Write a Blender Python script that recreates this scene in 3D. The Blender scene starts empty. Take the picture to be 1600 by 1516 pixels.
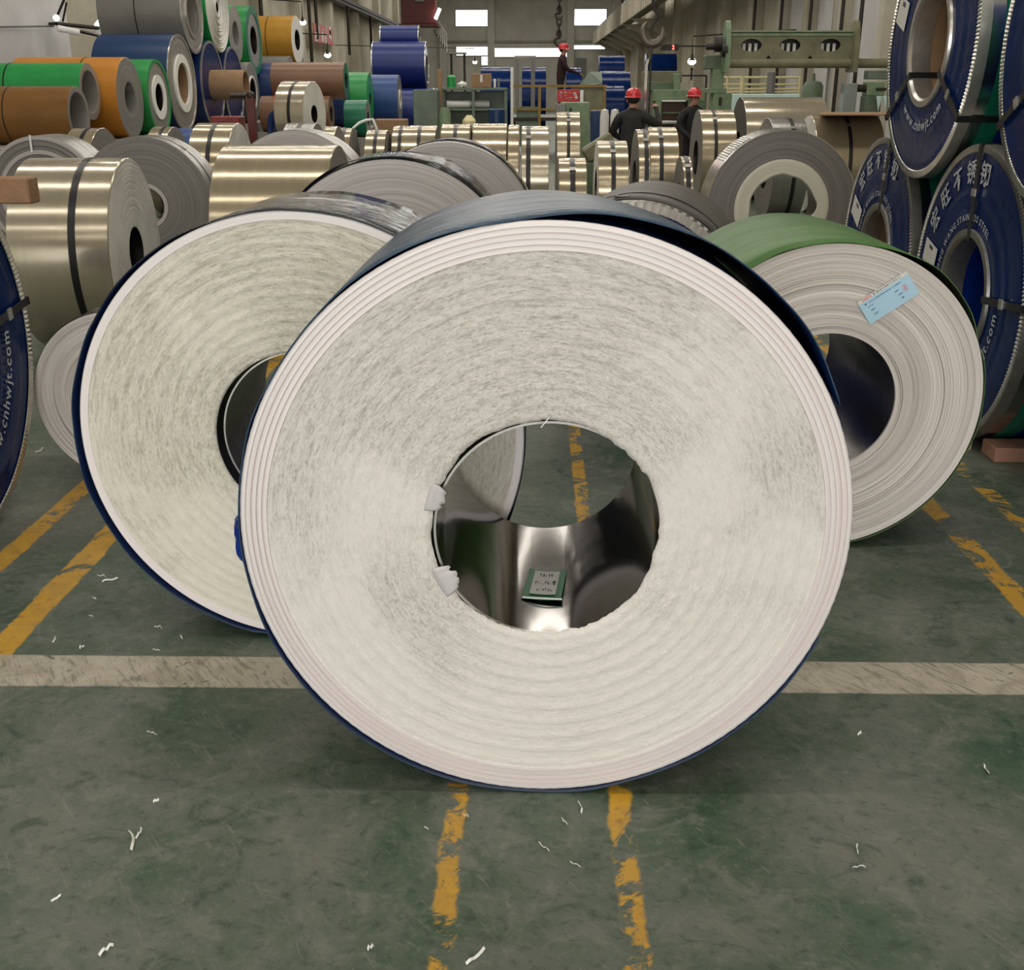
import bpy, bmesh, math, random
from mathutils import Matrix, Vector
random.seed(7)
S = bpy.context.scene
COL = S.collection
PI = math.pi

# ------------------------------------------------------------------ camera
FPX = 1700.0
th = math.atan(620 / FPX)
ps = math.atan(32 * math.cos(th) / FPX)
cam = bpy.data.cameras.new('camera')
cam.sensor_fit = 'HORIZONTAL'
cam.sensor_width = 36.0
cam.lens = 36.0 * FPX / 1600.0
cam.clip_end = 400
co = bpy.data.objects.new('camera', cam)
COL.objects.link(co)
co.location = (0, 0, 1.65)
co.rotation_euler = (PI / 2 - th, 0, ps)
S.camera = co

# ------------------------------------------------------------------ light and view
S.view_settings.view_transform = 'Standard'
S.view_settings.look = 'None'
S.view_settings.exposure = 0.0
S.view_settings.gamma = 1.0
S.view_settings.use_curve_mapping = False
w = bpy.data.worlds.new('daylight'); S.world = w; w.use_nodes = True
bg = w.node_tree.nodes['Background']
bg.inputs[0].default_value = (0.90, 0.95, 1.0, 1)
bg.inputs[1].default_value = 1.2


def area(name, loc, rot, sx, sy, power, color=(1, 1, 1)):
    l = bpy.data.lights.new(name, 'AREA'); l.shape = 'RECTANGLE'; l.size = sx; l.size_y = sy
    l.energy = power; l.color = color
    o = bpy.data.objects.new(name, l); COL.objects.link(o)
    o.location = loc; o.rotation_euler = rot
    return o


# rows of roof lamps running across the hall
for i, Y in enumerate([-9, -3.5, 2, 7.5, 13, 18.5, 24, 29.5, 35, 43, 51, 60, 70, 80]):
    area('roof_lamp', (-1.4, Y, 8.7), (0, 0, 0), 13.0, 0.13, (195 if Y < 10 else 330 if Y < 40 else 480), (1.0, 0.95, 0.86))
# daylight through the open gate behind the camera
area('gate_daylight', (-1.4, -13.7, 3.0), (PI / 2, 0, 0), 13.0, 5.4, 1180, (1.0, 0.975, 0.945))


# ------------------------------------------------------------------ node helpers
class NT:
    def __init__(s, name):
        s.m = bpy.data.materials.new(name); s.m.use_nodes = True
        s.t = s.m.node_tree; s.b = s.t.nodes['Principled BSDF']

    def put(s, sock, v):
        if isinstance(v, bpy.types.NodeSocket): s.t.links.new(v, sock)
        elif v is not None:
            if hasattr(sock.default_value, '__len__') and not isinstance(v, (int, float)):
                v = tuple(v)
                if len(sock.default_value) == 4 and len(v) == 3: v = v + (1,)
            sock.default_value = v

    def n(s, typ, **k):
        nd = s.t.nodes.new(typ)
        for a, v in k.items(): setattr(nd, a, v)
        return nd

    def M(s, op, a, b=None, c=None, clamp=False):
        nd = s.n('ShaderNodeMath', operation=op, use_clamp=clamp)
        for i, v in enumerate((a, b, c)):
            if v is not None: s.put(nd.inputs[i], v)
        return nd.outputs[0]

    def obj(s):
        return s.n('ShaderNodeTexCoord').outputs['Object']

    def geo(s):
        return s.n('ShaderNodeNewGeometry').outputs['Position']

    def sep(s, v):
        nd = s.n('ShaderNodeSeparateXYZ'); s.put(nd.inputs[0], v); return nd.outputs

    def comb(s, x, y, z):
        nd = s.n('ShaderNodeCombineXYZ')
        for i, v in enumerate((x, y, z)): s.put(nd.inputs[i], v)
        return nd.outputs[0]

    def noise(s, v, scale, detail=4, rough=.55, dist=0):
        nd = s.n('ShaderNodeTexNoise'); s.put(nd.inputs['Vector'], v)
        nd.inputs['Scale'].default_value = scale; nd.inputs['Detail'].default_value = detail
        nd.inputs['Roughness'].default_value = rough; nd.inputs['Distortion'].default_value = dist
        return nd.outputs[0]

    def ramp(s, f, stops, interp='LINEAR'):
        nd = s.n('ShaderNodeValToRGB'); s.put(nd.inputs[0], f); cr = nd.color_ramp; cr.interpolation = interp
        while len(cr.elements) < len(stops): cr.elements.new(.5)
        for e, (p, c) in zip(cr.elements, stops):
            e.position = p; e.color = (c if hasattr(c, '__len__') else (c, c, c)) + ((1,) if hasattr(c, '__len__') else (1,)) if not hasattr(c, '__len__') or len(c) == 3 else c
        return nd.outputs[0]

    def mix(s, f, a, b, blend='MIX'):
        nd = s.n('ShaderNodeMix', data_type='RGBA', blend_type=blend)
        s.put(nd.inputs[0], f); s.put(nd.inputs[6], a); s.put(nd.inputs[7], b); return nd.outputs[2]

    def step(s, v, lo, hi):
        nd = s.n('ShaderNodeMapRange', interpolation_type='SMOOTHSTEP'); s.put(nd.inputs[0], v)
        s.put(nd.inputs[1], lo); s.put(nd.inputs[2], hi); return nd.outputs[0]

    def bump(s, h, strength=.3, dist=.01):
        nd = s.n('ShaderNodeBump'); nd.inputs['Strength'].default_value = strength
        nd.inputs['Distance'].default_value = dist; s.put(nd.inputs['Height'], h)
        s.t.links.new(nd.outputs[0], s.b.inputs['Normal'])

    def out(s, color, rough=.5, metal=0, coat=0, spec=None):
        s.put(s.b.inputs['Base Color'], color); s.put(s.b.inputs['Roughness'], rough); s.put(s.b.inputs['Metallic'], metal)
        if coat: s.b.inputs['Coat Weight'].default_value = coat; s.b.inputs['Coat Roughness'].default_value = .08
        if spec is not None: s.b.inputs['Specular IOR Level'].default_value = spec
        return s.m

    def polar(s):
        x, y, z = s.sep(s.obj())
        r = s.M('SQRT', s.M('ADD', s.M('MULTIPLY', x, x), s.M('MULTIPLY', z, z)))
        rr = s.M('MAXIMUM', r, .001)
        return r, s.M('DIVIDE', x, rr), s.M('DIVIDE', z, rr), y


def plain(name, c, rough=.5, metal=0, var=.12, scale=6, bump=0, coat=0):
    k = NT(name); f = k.noise(k.obj(), scale, 5)
    a = tuple(v * (1 - var) for v in c); b = tuple(min(1, v * (1 + var)) for v in c)
    if bump: k.bump(k.noise(k.obj(), scale * 6, 3), bump, .01)
    return k.out(k.ramp(f, [(.3, a), (.7, b)]), rough, metal, coat)


def emit(name, c, s):
    k = NT(name); k.out(c, .5); k.b.inputs['Emission Color'].default_value = c + (1,)
    k.b.inputs['Emission Strength'].default_value = s; return k.m


def fibre_face(name, light, dark, amount, tang=9, rad=130, clean=.0, seed=(0, 0, 0)):
    k = NT(name); r, cx, cz, y = k.polar(); o = k.obj()
    def lay(t, q, d=5, w=.6): return k.noise(k.comb(k.M('MULTIPLY', cx, t), k.M('MULTIPLY', cz, t), k.M('MULTIPLY', r, q)), 1.0, d, .65, w)
    f1 = lay(tang, rad); f2 = lay(tang * 3.5, rad * 1.8, 4, .4); f3 = k.noise(o, 170, 4, .65)
    va = k.n('ShaderNodeVectorMath', operation='ADD'); k.put(va.inputs[0], o); va.inputs[1].default_value = seed; ob = va.outputs[0]
    big = k.noise(ob, 2.6, 4, .55, .5); big2 = k.noise(ob, 1.3, 2, .5)
    x, y_, z = k.sep(o)
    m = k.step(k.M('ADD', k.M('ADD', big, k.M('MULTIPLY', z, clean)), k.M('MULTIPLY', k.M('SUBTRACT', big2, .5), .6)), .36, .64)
    s1 = k.step(f1, .44, .66); s2 = k.step(f2, .48, .70); s3 = k.step(f3, .46, .66)
    st = k.M('ADD', k.M('MULTIPLY', s1, .55), k.M('MULTIPLY', s2, .55), clamp=True)
    st = k.M('ADD', st, k.M('MULTIPLY', s3, .22), clamp=True)
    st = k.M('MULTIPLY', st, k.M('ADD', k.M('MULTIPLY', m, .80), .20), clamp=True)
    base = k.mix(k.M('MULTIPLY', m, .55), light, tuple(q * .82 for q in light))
    c = k.mix(k.M('MULTIPLY', st, amount), base, dark)
    hl = k.M('SUBTRACT', 1, k.step(f2, .30, .40))
    c = k.mix(k.M('MULTIPLY', hl, .55), c, (.93, .91, .87))
    k.bump(k.M('ADD', k.M('ADD', f1, f2), k.M('MULTIPLY', f3, .5)), .45, .006)
    return k.out(c, .75, 0, spec=.25)


def ring_face(name, a, b, dark, scale=70, rough=.5, metal=0.0, bump=.35):
    k = NT(name); r, cx, cz, y = k.polar()
    f = k.noise(k.comb(k.M('MULTIPLY', cx, .35), k.M('MULTIPLY', cz, .35), k.M('MULTIPLY', r, scale)), 1, 3, .6)
    g = k.noise(k.comb(k.M('MULTIPLY', cx, .25), k.M('MULTIPLY', cz, .25), k.M('MULTIPLY', r, scale * .35)), 1, 2, .5)
    c = k.mix(k.step(g, .35, .65), a, b)
    c = k.mix(k.M('MULTIPLY', k.step(f, .58, .72), .55), c, dark)
    k.bump(k.M('ADD', f, g), bump, .01)
    return k.out(c, rough, metal)


def steel(name, c, rough, var=.05, scratch=.012, metal=1.0):
    k = NT(name); o = k.obj(); x, y, z = k.sep(o)
    f = k.noise(k.comb(k.M('MULTIPLY', x, 2), k.M('MULTIPLY', y, 25), k.M('MULTIPLY', z, 2)), 1, 3)
    a = tuple(v * (1 - var) for v in c); b = tuple(min(1, v * (1 + var)) for v in c)
    k.bump(k.noise(o, 2.5, 2), scratch, .05)
    return k.out(k.ramp(f, [(.3, a), (.7, b)]), k.M('ADD', k.M('MULTIPLY', f, .06), rough - .03), metal)


def film(name, c, rough=.16, wr=.5, dist=.02, scale=7, streak=True, var=.25, spec=.25):
    k = NT(name); o = k.obj(); x, y, z = k.sep(o)
    v = k.comb(k.M('MULTIPLY', x, 2.2), k.M('MULTIPLY', y, 9), k.M('MULTIPLY', z, 2.2)) if streak else o
    f = k.noise(v, 1.0 if streak else scale, 4, .6, .5)
    a = tuple(q * (1 - var) for q in c); b = tuple(min(1, q * (1 + var)) for q in c)
    k.bump(f, wr, dist)
    return k.out(k.ramp(f, [(.3, a), (.7, b)]), rough, 0, 0, spec)


# ------------------------------------------------------------------ materials
MT = {}
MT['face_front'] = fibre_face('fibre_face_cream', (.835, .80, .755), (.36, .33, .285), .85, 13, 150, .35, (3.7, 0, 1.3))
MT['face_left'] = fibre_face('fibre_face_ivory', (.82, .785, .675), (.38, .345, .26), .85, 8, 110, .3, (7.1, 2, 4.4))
MT['face_white'] = fibre_face('fibre_face_white', (.78, .76, .71), (.42, .40, .37), .9, 10, 80)
MT['rim_pink'] = ring_face('rim_pinkish_white', (.84, .765, .75), (.86, .82, .81), (.66, .60, .585), 110, .45, 0, .12)
MT['face_right'] = ring_face('strip_edges_warm_grey', (.55, .505, .465), (.69, .645, .60), (.26, .225, .20), 62, .5, 0, .6)
MT['face_grey'] = ring_face('strip_edges_grey', (.175, .162, .15), (.215, .20, .185), (.115, .108, .10), 110, .5)
MT['face_lilac'] = ring_face('strip_edges_pale_grey', (.44, .405, .395), (.50, .465, .455), (.31, .285, .28), 60, .5)
MT['face_steel'] = ring_face('strip_edges_steel', (.36, .35, .33), (.45, .43, .40), (.24, .23, .21), 90, .35, .6)
MT['paper_ring'] = plain('white_paper_ring', (.80, .78, .72), .7, var=.05)
MT['gold'] = steel('champagne_steel', (.47, .395, .275), .17, .04, .008, .58)
MT['gold2'] = steel('pale_champagne_steel', (.50, .44, .335), .18, .04, .008, .58)
MT['silver'] = steel('bright_steel', (.62, .61, .59), .2)
MT['greysteel'] = steel('grey_steel', (.32, .31, .29), .28, .05, .012, .7)
MT['bore'] = steel('bore_steel', (.20, .187, .18), .10, .06, .012)
MT['bore_dark'] = steel('bore_steel_dark', (.17, .16, .155), .28)
MT['strap'] = plain('black_steel_strap', (.018, .018, .02), .35, .3, .2)
MT['film_navy'] = film('navy_film', (.030, .066, .112), .30, .9, .04, spec=.35)
MT['film_inside'] = plain('dark_film_edge', (.006, .016, .06), .3)
MT['film_black'] = film('black_mirror_film', (.022, .028, .032), .09, .8, .05, spec=.35)
MT['film_green'] = film('green_film', (.085, .185, .055), .48, .5, .015, spec=.2)
MT['film_blue'] = film('blue_wrap_film', (.003, .017, .090), .2, .3, .02, 4, False, spec=.13)
MT['film_bluebright'] = film('bright_blue_wrap_film', (.005, .028, .22), .28, .3, .02, spec=.2)
MT['band_green'] = film('green_band_film', (.01, .15, .09), .25, .2, .01)
MT['paper_dark'] = film('dark_grey_wrapping_paper', (.095, .088, .082), .5, .3, .012)
MT['edge'] = plain('crimped_steel_edge', (.62, .60, .56), .28, .85, .1, 20)
MT['edge_dull'] = plain('crimped_steel_edge_dull', (.30, .29, .27), .4, .8, .15, 20)
MT['cardboard'] = plain('brown_cardboard', (.30, .185, .10), .85, 0, .12, 8)
MT['wood'] = plain('timber', (.30, .17, .095), .8, 0, .25, 9, .3)
MT['wood_red'] = plain('reddish_timber', (.42, .22, .15), .8, 0, .2, 9, .3)
for nm, c in dict(brown=(.19, .085, .018), orange=(.52, .20, .02), green=(.015, .27, .06), blue=(.008, .035, .11),
                  yellow=(.50, .255, .03), grey=(.17, .165, .155), rust=(.20, .10, .055), teal=(.01, .17, .09),
                  navy=(.01, .03, .12), midblue=(.015, .06, .22), stackblue=(.008, .022, .16)).items():
    MT['p_' + nm] = plain('painted_sheet_' + nm, c, .38, 0, .10, 3)
MT['mgreen'] = plain('machine_green', (.17, .24, .14), .5, 0, .2, 5)
MT['mgreen_dk'] = plain('machine_green_dark', (.10, .14, .085), .5, 0, .2, 5)
MT['mgreen_grey'] = plain('machine_grey_green', (.13, .17, .13), .5, 0, .2, 5)
MT['olive'] = plain('worn_olive_paint', (.17, .165, .095), .5, 0, .25, 4)
MT['mred'] = plain('machine_red', (.20, .022, .02), .5, 0, .2, 5)
MT['darkred'] = plain('dark_red_paint', (.10, .012, .010), .5, 0, .2, 5)
MT['ochre'] = plain('ochre_rail_paint', (.26, .16, .03), .5, 0, .25, 8)
MT['cream_rail'] = plain('cream_rail_paint', (.72, .64, .36), .5, 0, .1, 8)
MT['iron'] = plain('dark_iron', (.04, .036, .032), .45, .6, .25, 9)
MT['hook'] = plain('worn_hook_steel', (.16, .14, .115), .4, .7, .25, 9)
MT['white'] = plain('white_plastic', (.80, .80, .78), .45, 0, .04)
MT['flap'] = plain('lilac_white_film', (.60, .57, .585), .4, 0, .04)
MT['scrap'] = plain('white_film_scrap', (.88, .87, .82), .5, 0, .03)
MT['redhat'] = plain('red_helmet', (.55, .015, .02), .25, 0, .06, coat=.4)
MT['orangehat'] = plain('orange_helmet', (.90, .11, .02), .35, 0, .04)
MT['jacket'] = plain('charcoal_jacket', (.020, .020, .019), .85, 0, .3, 12)
MT['jacket_black'] = plain('black_jacket', (.008, .008, .009), .8, 0, .3, 12)
MT['maroon'] = plain('dark_maroon_shirt', (.022, .004, .006), .85, 0, .2, 12)
MT['trousers'] = plain('dark_trousers', (.012, .013, .018), .85, 0, .2, 12)
MT['skin'] = plain('skin', (.42, .22, .14), .55, 0, .06)
MT['hair'] = plain('dark_hair', (.012, .010, .009), .6, 0, .2, 30)
MT['glass'] = plain('dim_glass', (.25, .28, .27), .1, 0, .1)
MT['lamp_glow'] = emit('lamp_glow', (1, .98, .94), 7)
MT['day_glow'] = emit('daylit_pane', (1, 1, 1), 3.0)
MT['pale_cyan'] = plain('pale_cyan_panel', (.62, .80, .76), .4, 0, .05)
MT['led'] = emit('led_red', (1, .10, .06), 5)
MT['label_white'] = plain('label_white', (.70, .68, .65), .6, 0, .03)
MT['label_green'] = plain('label_green', (.02, .19, .08), .5, 0, .06)
MT['label_blue'] = plain('label_blue', (.42, .64, .78), .6, 0, .04)
MT['ink'] = plain('dark_ink', (.06, .06, .07), .6, 0, .1)
MT['ink_red'] = plain('red_ink', (.70, .18, .18), .6, 0, .1)
MT['ink_blue'] = plain('blue_ink', (.10, .20, .34), .6, 0, .1)
MT['print_white'] = plain('pale_print', (.50, .52, .55), .4, 0, .06)
MT['sign_red'] = plain('red_sign', (.50, .035, .035), .5, 0, .08)
MT['sign_pink'] = plain('faded_red_sign', (.52, .17, .16), .6, 0, .1)


# ------------------------------------------------------------------ object helpers
def empty(name, loc, rz=0, label=None, cat=None, group=None):
    o = bpy.data.objects.new(name, None); COL.objects.link(o); o.empty_display_size = .1
    o.location = loc; o.rotation_euler = (0, 0, rz)
    tag(o, label, cat, group); return o


def tag(o, label=None, cat=None, group=None, kind=None):
    if label: o['label'] = label
    if cat: o['category'] = cat
    if group: o['group'] = group
    if kind: o['kind'] = kind
    return o


def link(name, me, mat, parent=None, loc=(0, 0, 0), rot=(0, 0, 0)):
    o = bpy.data.objects.new(name, me); COL.objects.link(o)
    if mat is not None:
        me.materials.append(MT[mat] if isinstance(mat, str) else mat)
    o.parent = parent; o.location = loc; o.rotation_euler = rot
    return o


def mesh(name, v, f, smooth=None):
    me = bpy.data.meshes.new(name); me.from_pydata(v, [], f); me.validate(); me.update()
    if smooth is not None:
        me.polygons.foreach_set('use_smooth', [True] * len(me.polygons))
        if smooth: me.set_sharp_from_angle(angle=math.radians(smooth))
    return me


class B:
    """collects boxes, tubes and lathes into one mesh"""
    def __init__(s): s.v = []; s.f = []

    def add(s, v, f):
        k = len(s.v); s.v += [tuple(p) for p in v]; s.f += [tuple(i + k for i in q) for q in f]; return s

    def box(s, c, d, rot=None, bev=0):
        x, y, z = (q / 2 for q in d)
        if bev <= 0:
            P = [Vector((a * x, b * y, e * z)) for a in (-1, 1) for b in (-1, 1) for e in (-1, 1)]
            F = [(0, 1, 3, 2), (4, 6, 7, 5), (0, 4, 5, 1), (2, 3, 7, 6), (0, 2, 6, 4), (1, 5, 7, 3)]
        else:
            bm = bmesh.new(); bmesh.ops.create_cube(bm, size=1)
            bmesh.ops.scale(bm, vec=d, verts=bm.verts)
            bmesh.ops.bevel(bm, geom=bm.edges[:], offset=bev, segments=1, affect='EDGES')
            bm.verts.index_update(); P = [q.co.copy() for q in bm.verts]; F = [[q.index for q in f.verts] for f in bm.faces]; bm.free()
        if rot is not None:
            R = rot if isinstance(rot, Matrix) else Matrix.Rotation(rot, 3, 'Z')
            P = [R @ p for p in P]
        c = Vector(c)
        return s.add([p + c for p in P], F)

    def tube(s, pts, r, n=8, caps=True):
        pts = [Vector(p) for p in pts]; rs = r if hasattr(r, '__len__') else [r] * len(pts)
        V = []; F = []
        up = None
        for i, p in enumerate(pts):
            t = (pts[min(i + 1, len(pts) - 1)] - pts[max(i - 1, 0)]).normalized()
            if up is None:
                up = t.orthogonal().normalized()
            up = (up - t * up.dot(t))
            up = up.normalized() if up.length > 1e-6 else t.orthogonal().normalized()
            sd = t.cross(up)
            for j in range(n):
                a = 2 * PI * j / n
                V.append(p + (up * math.cos(a) + sd * math.sin(a)) * rs[i])
        for i in range(len(pts) - 1):
            for j in range(n):
                F.append((i * n + j, i * n + (j + 1) % n, (i + 1) * n + (j + 1) % n, (i + 1) * n + j))
        if caps:
            F.append(tuple(range(n - 1, -1, -1))); F.append(tuple((len(pts) - 1) * n + j for j in range(n)))
        return s.add(V, F)

    def lathe(s, prof, n=48, axis='Y', c=(0, 0, 0), close=False):
        V = []; F = []; m = len(prof)
        for j in range(n):
            a = 2 * PI * j / n; ca, sa = math.cos(a), math.sin(a)
            for (r, h) in prof:
                p = (r * ca, h, r * sa) if axis == 'Y' else ((r * ca, r * sa, h) if axis == 'Z' else (h, r * ca, r * sa))
                V.append((p[0] + c[0], p[1] + c[1], p[2] + c[2]))
        for j in range(n):
            k = (j + 1) % n
            for i in range(m - 1 if not close else m):
                i2 = (i + 1) % m
                F.append((j * m + i, k * m + i, k * m + i2, j * m + i2) if axis != 'Z' else (j * m + i, j * m + i2, k * m + i2, k * m + i))
        return s.add(V, F)

    def sph(s, c, r, n=12, m=8):
        r = r if hasattr(r, '__len__') else (r, r, r)
        V = []; F = []
        for i in range(m + 1):
            t = PI * i / m
            for j in range(n):
                a = 2 * PI * j / n
                V.append((c[0] + r[0] * math.sin(t) * math.cos(a), c[1] + r[1] * math.sin(t) * math.sin(a), c[2] + r[2] * math.cos(t)))
        for i in range(m):
            for j in range(n):
                F.append((i * n + j, (i + 1) * n + j, (i + 1) * n + (j + 1) % n, i * n + (j + 1) % n))
        return s.add(V, F)

    def done(s, name, mat, parent=None, loc=(0, 0, 0), rot=(0, 0, 0), smooth=35):
        me = mesh(name, s.v, s.f, smooth)
        bm = bmesh.new(); bm.from_mesh(me); bmesh.ops.recalc_face_normals(bm, faces=bm.faces); bm.to_mesh(me); bm.free()
        if smooth: me.set_sharp_from_angle(angle=math.radians(smooth))
        return link(name, me, mat, parent, loc, rot)


_dg = None
def glyph(ch):
    if ch in glyph.cache: return glyph.cache[ch]
    cu = bpy.data.curves.new('g', 'FONT'); cu.body = ch; cu.size = 1; cu.extrude = 0; cu.offset = .014; cu.resolution_u = 2
    o = bpy.data.objects.new('g', cu); COL.objects.link(o)
    dg = bpy.context.evaluated_depsgraph_get(); dg.update()
    me = bpy.data.meshes.new_from_object(o.evaluated_get(dg))
    v = [tuple(p.co) for p in me.vertices]; f = [tuple(p.vertices) for p in me.polygons]
    xs = [p[0] for p in v] or [0, .3]
    adv = max(xs) + .07 if v else .28
    bpy.data.objects.remove(o); bpy.data.curves.remove(cu); bpy.data.meshes.remove(me)
    glyph.cache[ch] = (v, f, adv); return glyph.cache[ch]
glyph.cache = {}


def text_flat(b, txt, size, x0, z0, y, fx=None, space=1.0):
    """lettering in the XZ plane facing -Y, fx maps (x,z)->(x,y,z)"""
    x = x0
    for ch in txt:
        v, f, adv = glyph(ch)
        P = [((x + p[0] * size), y, z0 + p[1] * size) for p in v]
        if fx: P = [fx(q) for q in P]
        b.add(P, f); x += adv * size * space
    return x - x0


def text_arc(b, txt, size, rad, mid, y, outward=True, space=1.0):
    """letters on an arc in XZ; outward: tops point away from the centre, read clockwise"""
    adv = [glyph(c)[2] * size * space for c in txt]
    tot = sum(adv); t = -tot / 2
    for ch, ad in zip(txt, adv):
        v, f, _ = glyph(ch)
        s = t + ad / 2; t += ad
        if outward:
            a = mid - s / rad; rot = a - PI / 2
        else:
            a = mid + s / rad; rot = a + PI / 2
        c, n = math.cos(rot), math.sin(rot)
        P = []
        for p in v:
            px = p[0] * size - ad / 2 / space; pz = p[1] * size
            P.append((rad * math.cos(a) + px * c - pz * n, y, rad * math.sin(a) + px * n + pz * c))
        b.add(P, f)


def disc(b, r0, r1, y, n=64, back=False):
    b.lathe([(r0, y), (r1, y)], n)


# ------------------------------------------------------------------ coils
def coil(name, label, group, x, y, R, W, face, z=0, yaw=0, r=.25, barrel='gold', facem='face_grey', bore='bore_dark',
         straps=(), rings=(), n=64, tube=None, relief=0, strapw=.03, cat='coil'):
    rz = {'cam': 0, 'R': PI / 2, 'L': -PI / 2}[face] + yaw
    root = empty(name, (x, y, z), rz, label, cat, group)
    C = (0, 0, R)
    e = min(.006, R * .01)
    B().lathe([(R - e, 0), (R, e), (R, W - e), (R - e, W)], n).done('barrel', barrel, root, C)
    prof = [(r, .004)]
    k = 10 if not relief else 60
    for i in range(1, k):
        t = i / k; prof.append((r + (R - e - r) * t, random.uniform(-relief, relief)))
    prof.append((R - e, 0))
    B().lathe(prof, n).done('winding_face', facem, root, C, smooth=60)
    B().lathe([(r, W - .004), (R - e, W)], n).done('rear_face', facem, root, C)
    B().lathe([(r, .004), (r, W - .004)], n).done('bore', bore, root, C)
    for s in straps:
        y0 = s * W - strapw / 2
        st = B().lathe([(R + .001, y0), (R + .003, y0), (R + .003, y0 + strapw), (R + .001, y0 + strapw)], n).done('strap', 'strap', root, C)
        a = math.radians(55)
        B().box(((R + .006) * math.cos(a), s * W, (R + .006) * math.sin(a)), (.012, strapw * 1.25, .05), Matrix.Rotation(-a, 3, 'Y')).done('buckle', 'edge_dull', st)
    for (ra, rb, m, pr) in rings:
        B().lathe([(ra, .01), (ra, -pr), (rb, -pr), (rb, .01)], n).done('end_ring', m, root, C)
    if tube:
        r0, r1, y0, y1, m = tube
        B().lathe([(r0, y0), (r1, y0), (r1, y1), (r0, y1)], n, close=True).done('core_tube', m, root, C)
    return root


def crimp_ring(root, R, m='edge', teeth=230, w=.034, wb=.05, amp=.007):
    v = []; f = []
    N = teeth * 2
    for j in range(N):
        a = 2 * PI * j / N; d = .002 if j % 2 else .002 + amp
        for (r, h) in ((R - w, -.002), (R - w * .9, -d), (R - .006, -d), (R + .005, -.004), (R + .006, wb), (R + .001, wb)):
            v.append((r * math.cos(a), h, r * math.sin(a)))
    for j in range(N):
        k = (j + 1) % N
        for i in range(5):
            f.append((j * 6 + i, k * 6 + i, k * 6 + i + 1, j * 6 + i + 1))
    return link('edge_protector', mesh('edge_protector', v, f, 30), m, root, (0, 0, R))


def blue_coil(label, x, y, R, W, face, z=0, yaw=0, r=.27, bore='cardboard', strap_ang=(0,), text_mid=math.radians(100), url_mid=math.radians(-80),
              big=True, sticker=None, group='blue wrapped coils with printed ends', edge='edge'):
    rz = {'cam': 0, 'R': PI / 2, 'L': -PI / 2}[face] + yaw
    root = empty('wrapped_coil', (x, y, z), rz, label, 'coil', group)
    C = (0, 0, R); n = 96
    B().lathe([(R - .004, 0), (R, .004), (R, W), (R - .02, W), (r, W)], n).done('barrel_film', 'film_bluebright', root, C)
    B().lathe([(R + .002, .05), (R + .003, .05), (R + .003, .11), (R + .002, .11)], n).done('clear_band', 'silver', root, C)
    B().lathe([(R + .002, .11), (R + .003, .11), (R + .003, .20), (R + .002, .20)], n).done('green_band', 'band_green', root, C)
    rs = [r + .03, r + .05] + [r + .05 + (R - .03 - r - .05) * i / 12 for i in range(1, 13)]
    B().lathe([(q, random.uniform(-.003, .003)) for q in rs] + [(R - .003, 0)], n).done('end_film', 'film_blue', root, C, smooth=80)
    crimp_ring(root, R, edge)
    B().lathe([(r + .045, 0), (r + .042, -.014), (r + .012, -.014), (r, .0), (r, .10), (r + .008, .10)], n).done('inner_edge_ring', edge, root, C)
    B().lathe([(r + .006, .02), (r + .006, W)], n).done('bore_liner', bore, root, C)
    if big:
        b = B(); text_arc(b, '宏旺不锈钢', .118, R - .165, text_mid, -.007, True, 1.25)
        text_arc(b, 'HONG WANG STAINLESS STEEL', .044, r + .085, text_mid, -.007, True, 1.12)
        b.done('lettering', 'print_white', root, C, smooth=None)
    if url_mid is not None:
        b = B(); text_arc(b, 'www.cnhwjt.com', .075, r + .16, url_mid, -.007, False, 1.1)
        b.done('web_lettering', 'print_white', root, C, smooth=None)
    for a in strap_ang:
        ca, sa = math.cos(a), math.sin(a); M3 = Matrix.Rotation(-a, 3, 'Y'); mid = (R + r) / 2
        st = B().box((mid * ca, -.015, mid * sa), (R - r + .02, .003, .034), M3).box(((R + .008) * ca, W / 2 - .01, (R + .008) * sa), (.003, W + .02, .034), M3) \
            .box(((r - .002) * ca, W / 2 - .01, (r - .002) * sa), (.003, W, .034), M3).done('strap', 'strap', root, C)
        B().box((mid * ca, -.019, mid * sa), (.035, .006, .046), M3).done('buckle', 'edge', st)
    if sticker is not None:
        a, rad, wd, ht = sticker; M3 = Matrix.Rotation(-a + PI / 2, 3, 'Y')
        lb = B().box((rad * math.cos(a), -.0065, rad * math.sin(a)), (wd, .001, ht), M3).done('paper_label', 'label_white', root, C)
        B().box((rad * math.cos(a) + wd * .3 * math.sin(a), -.0074, rad * math.sin(a) - wd * .3 * math.cos(a)), (wd * .16, .001, ht * .28), M3).done('printed_block', 'ink', lb)
    return root


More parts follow.
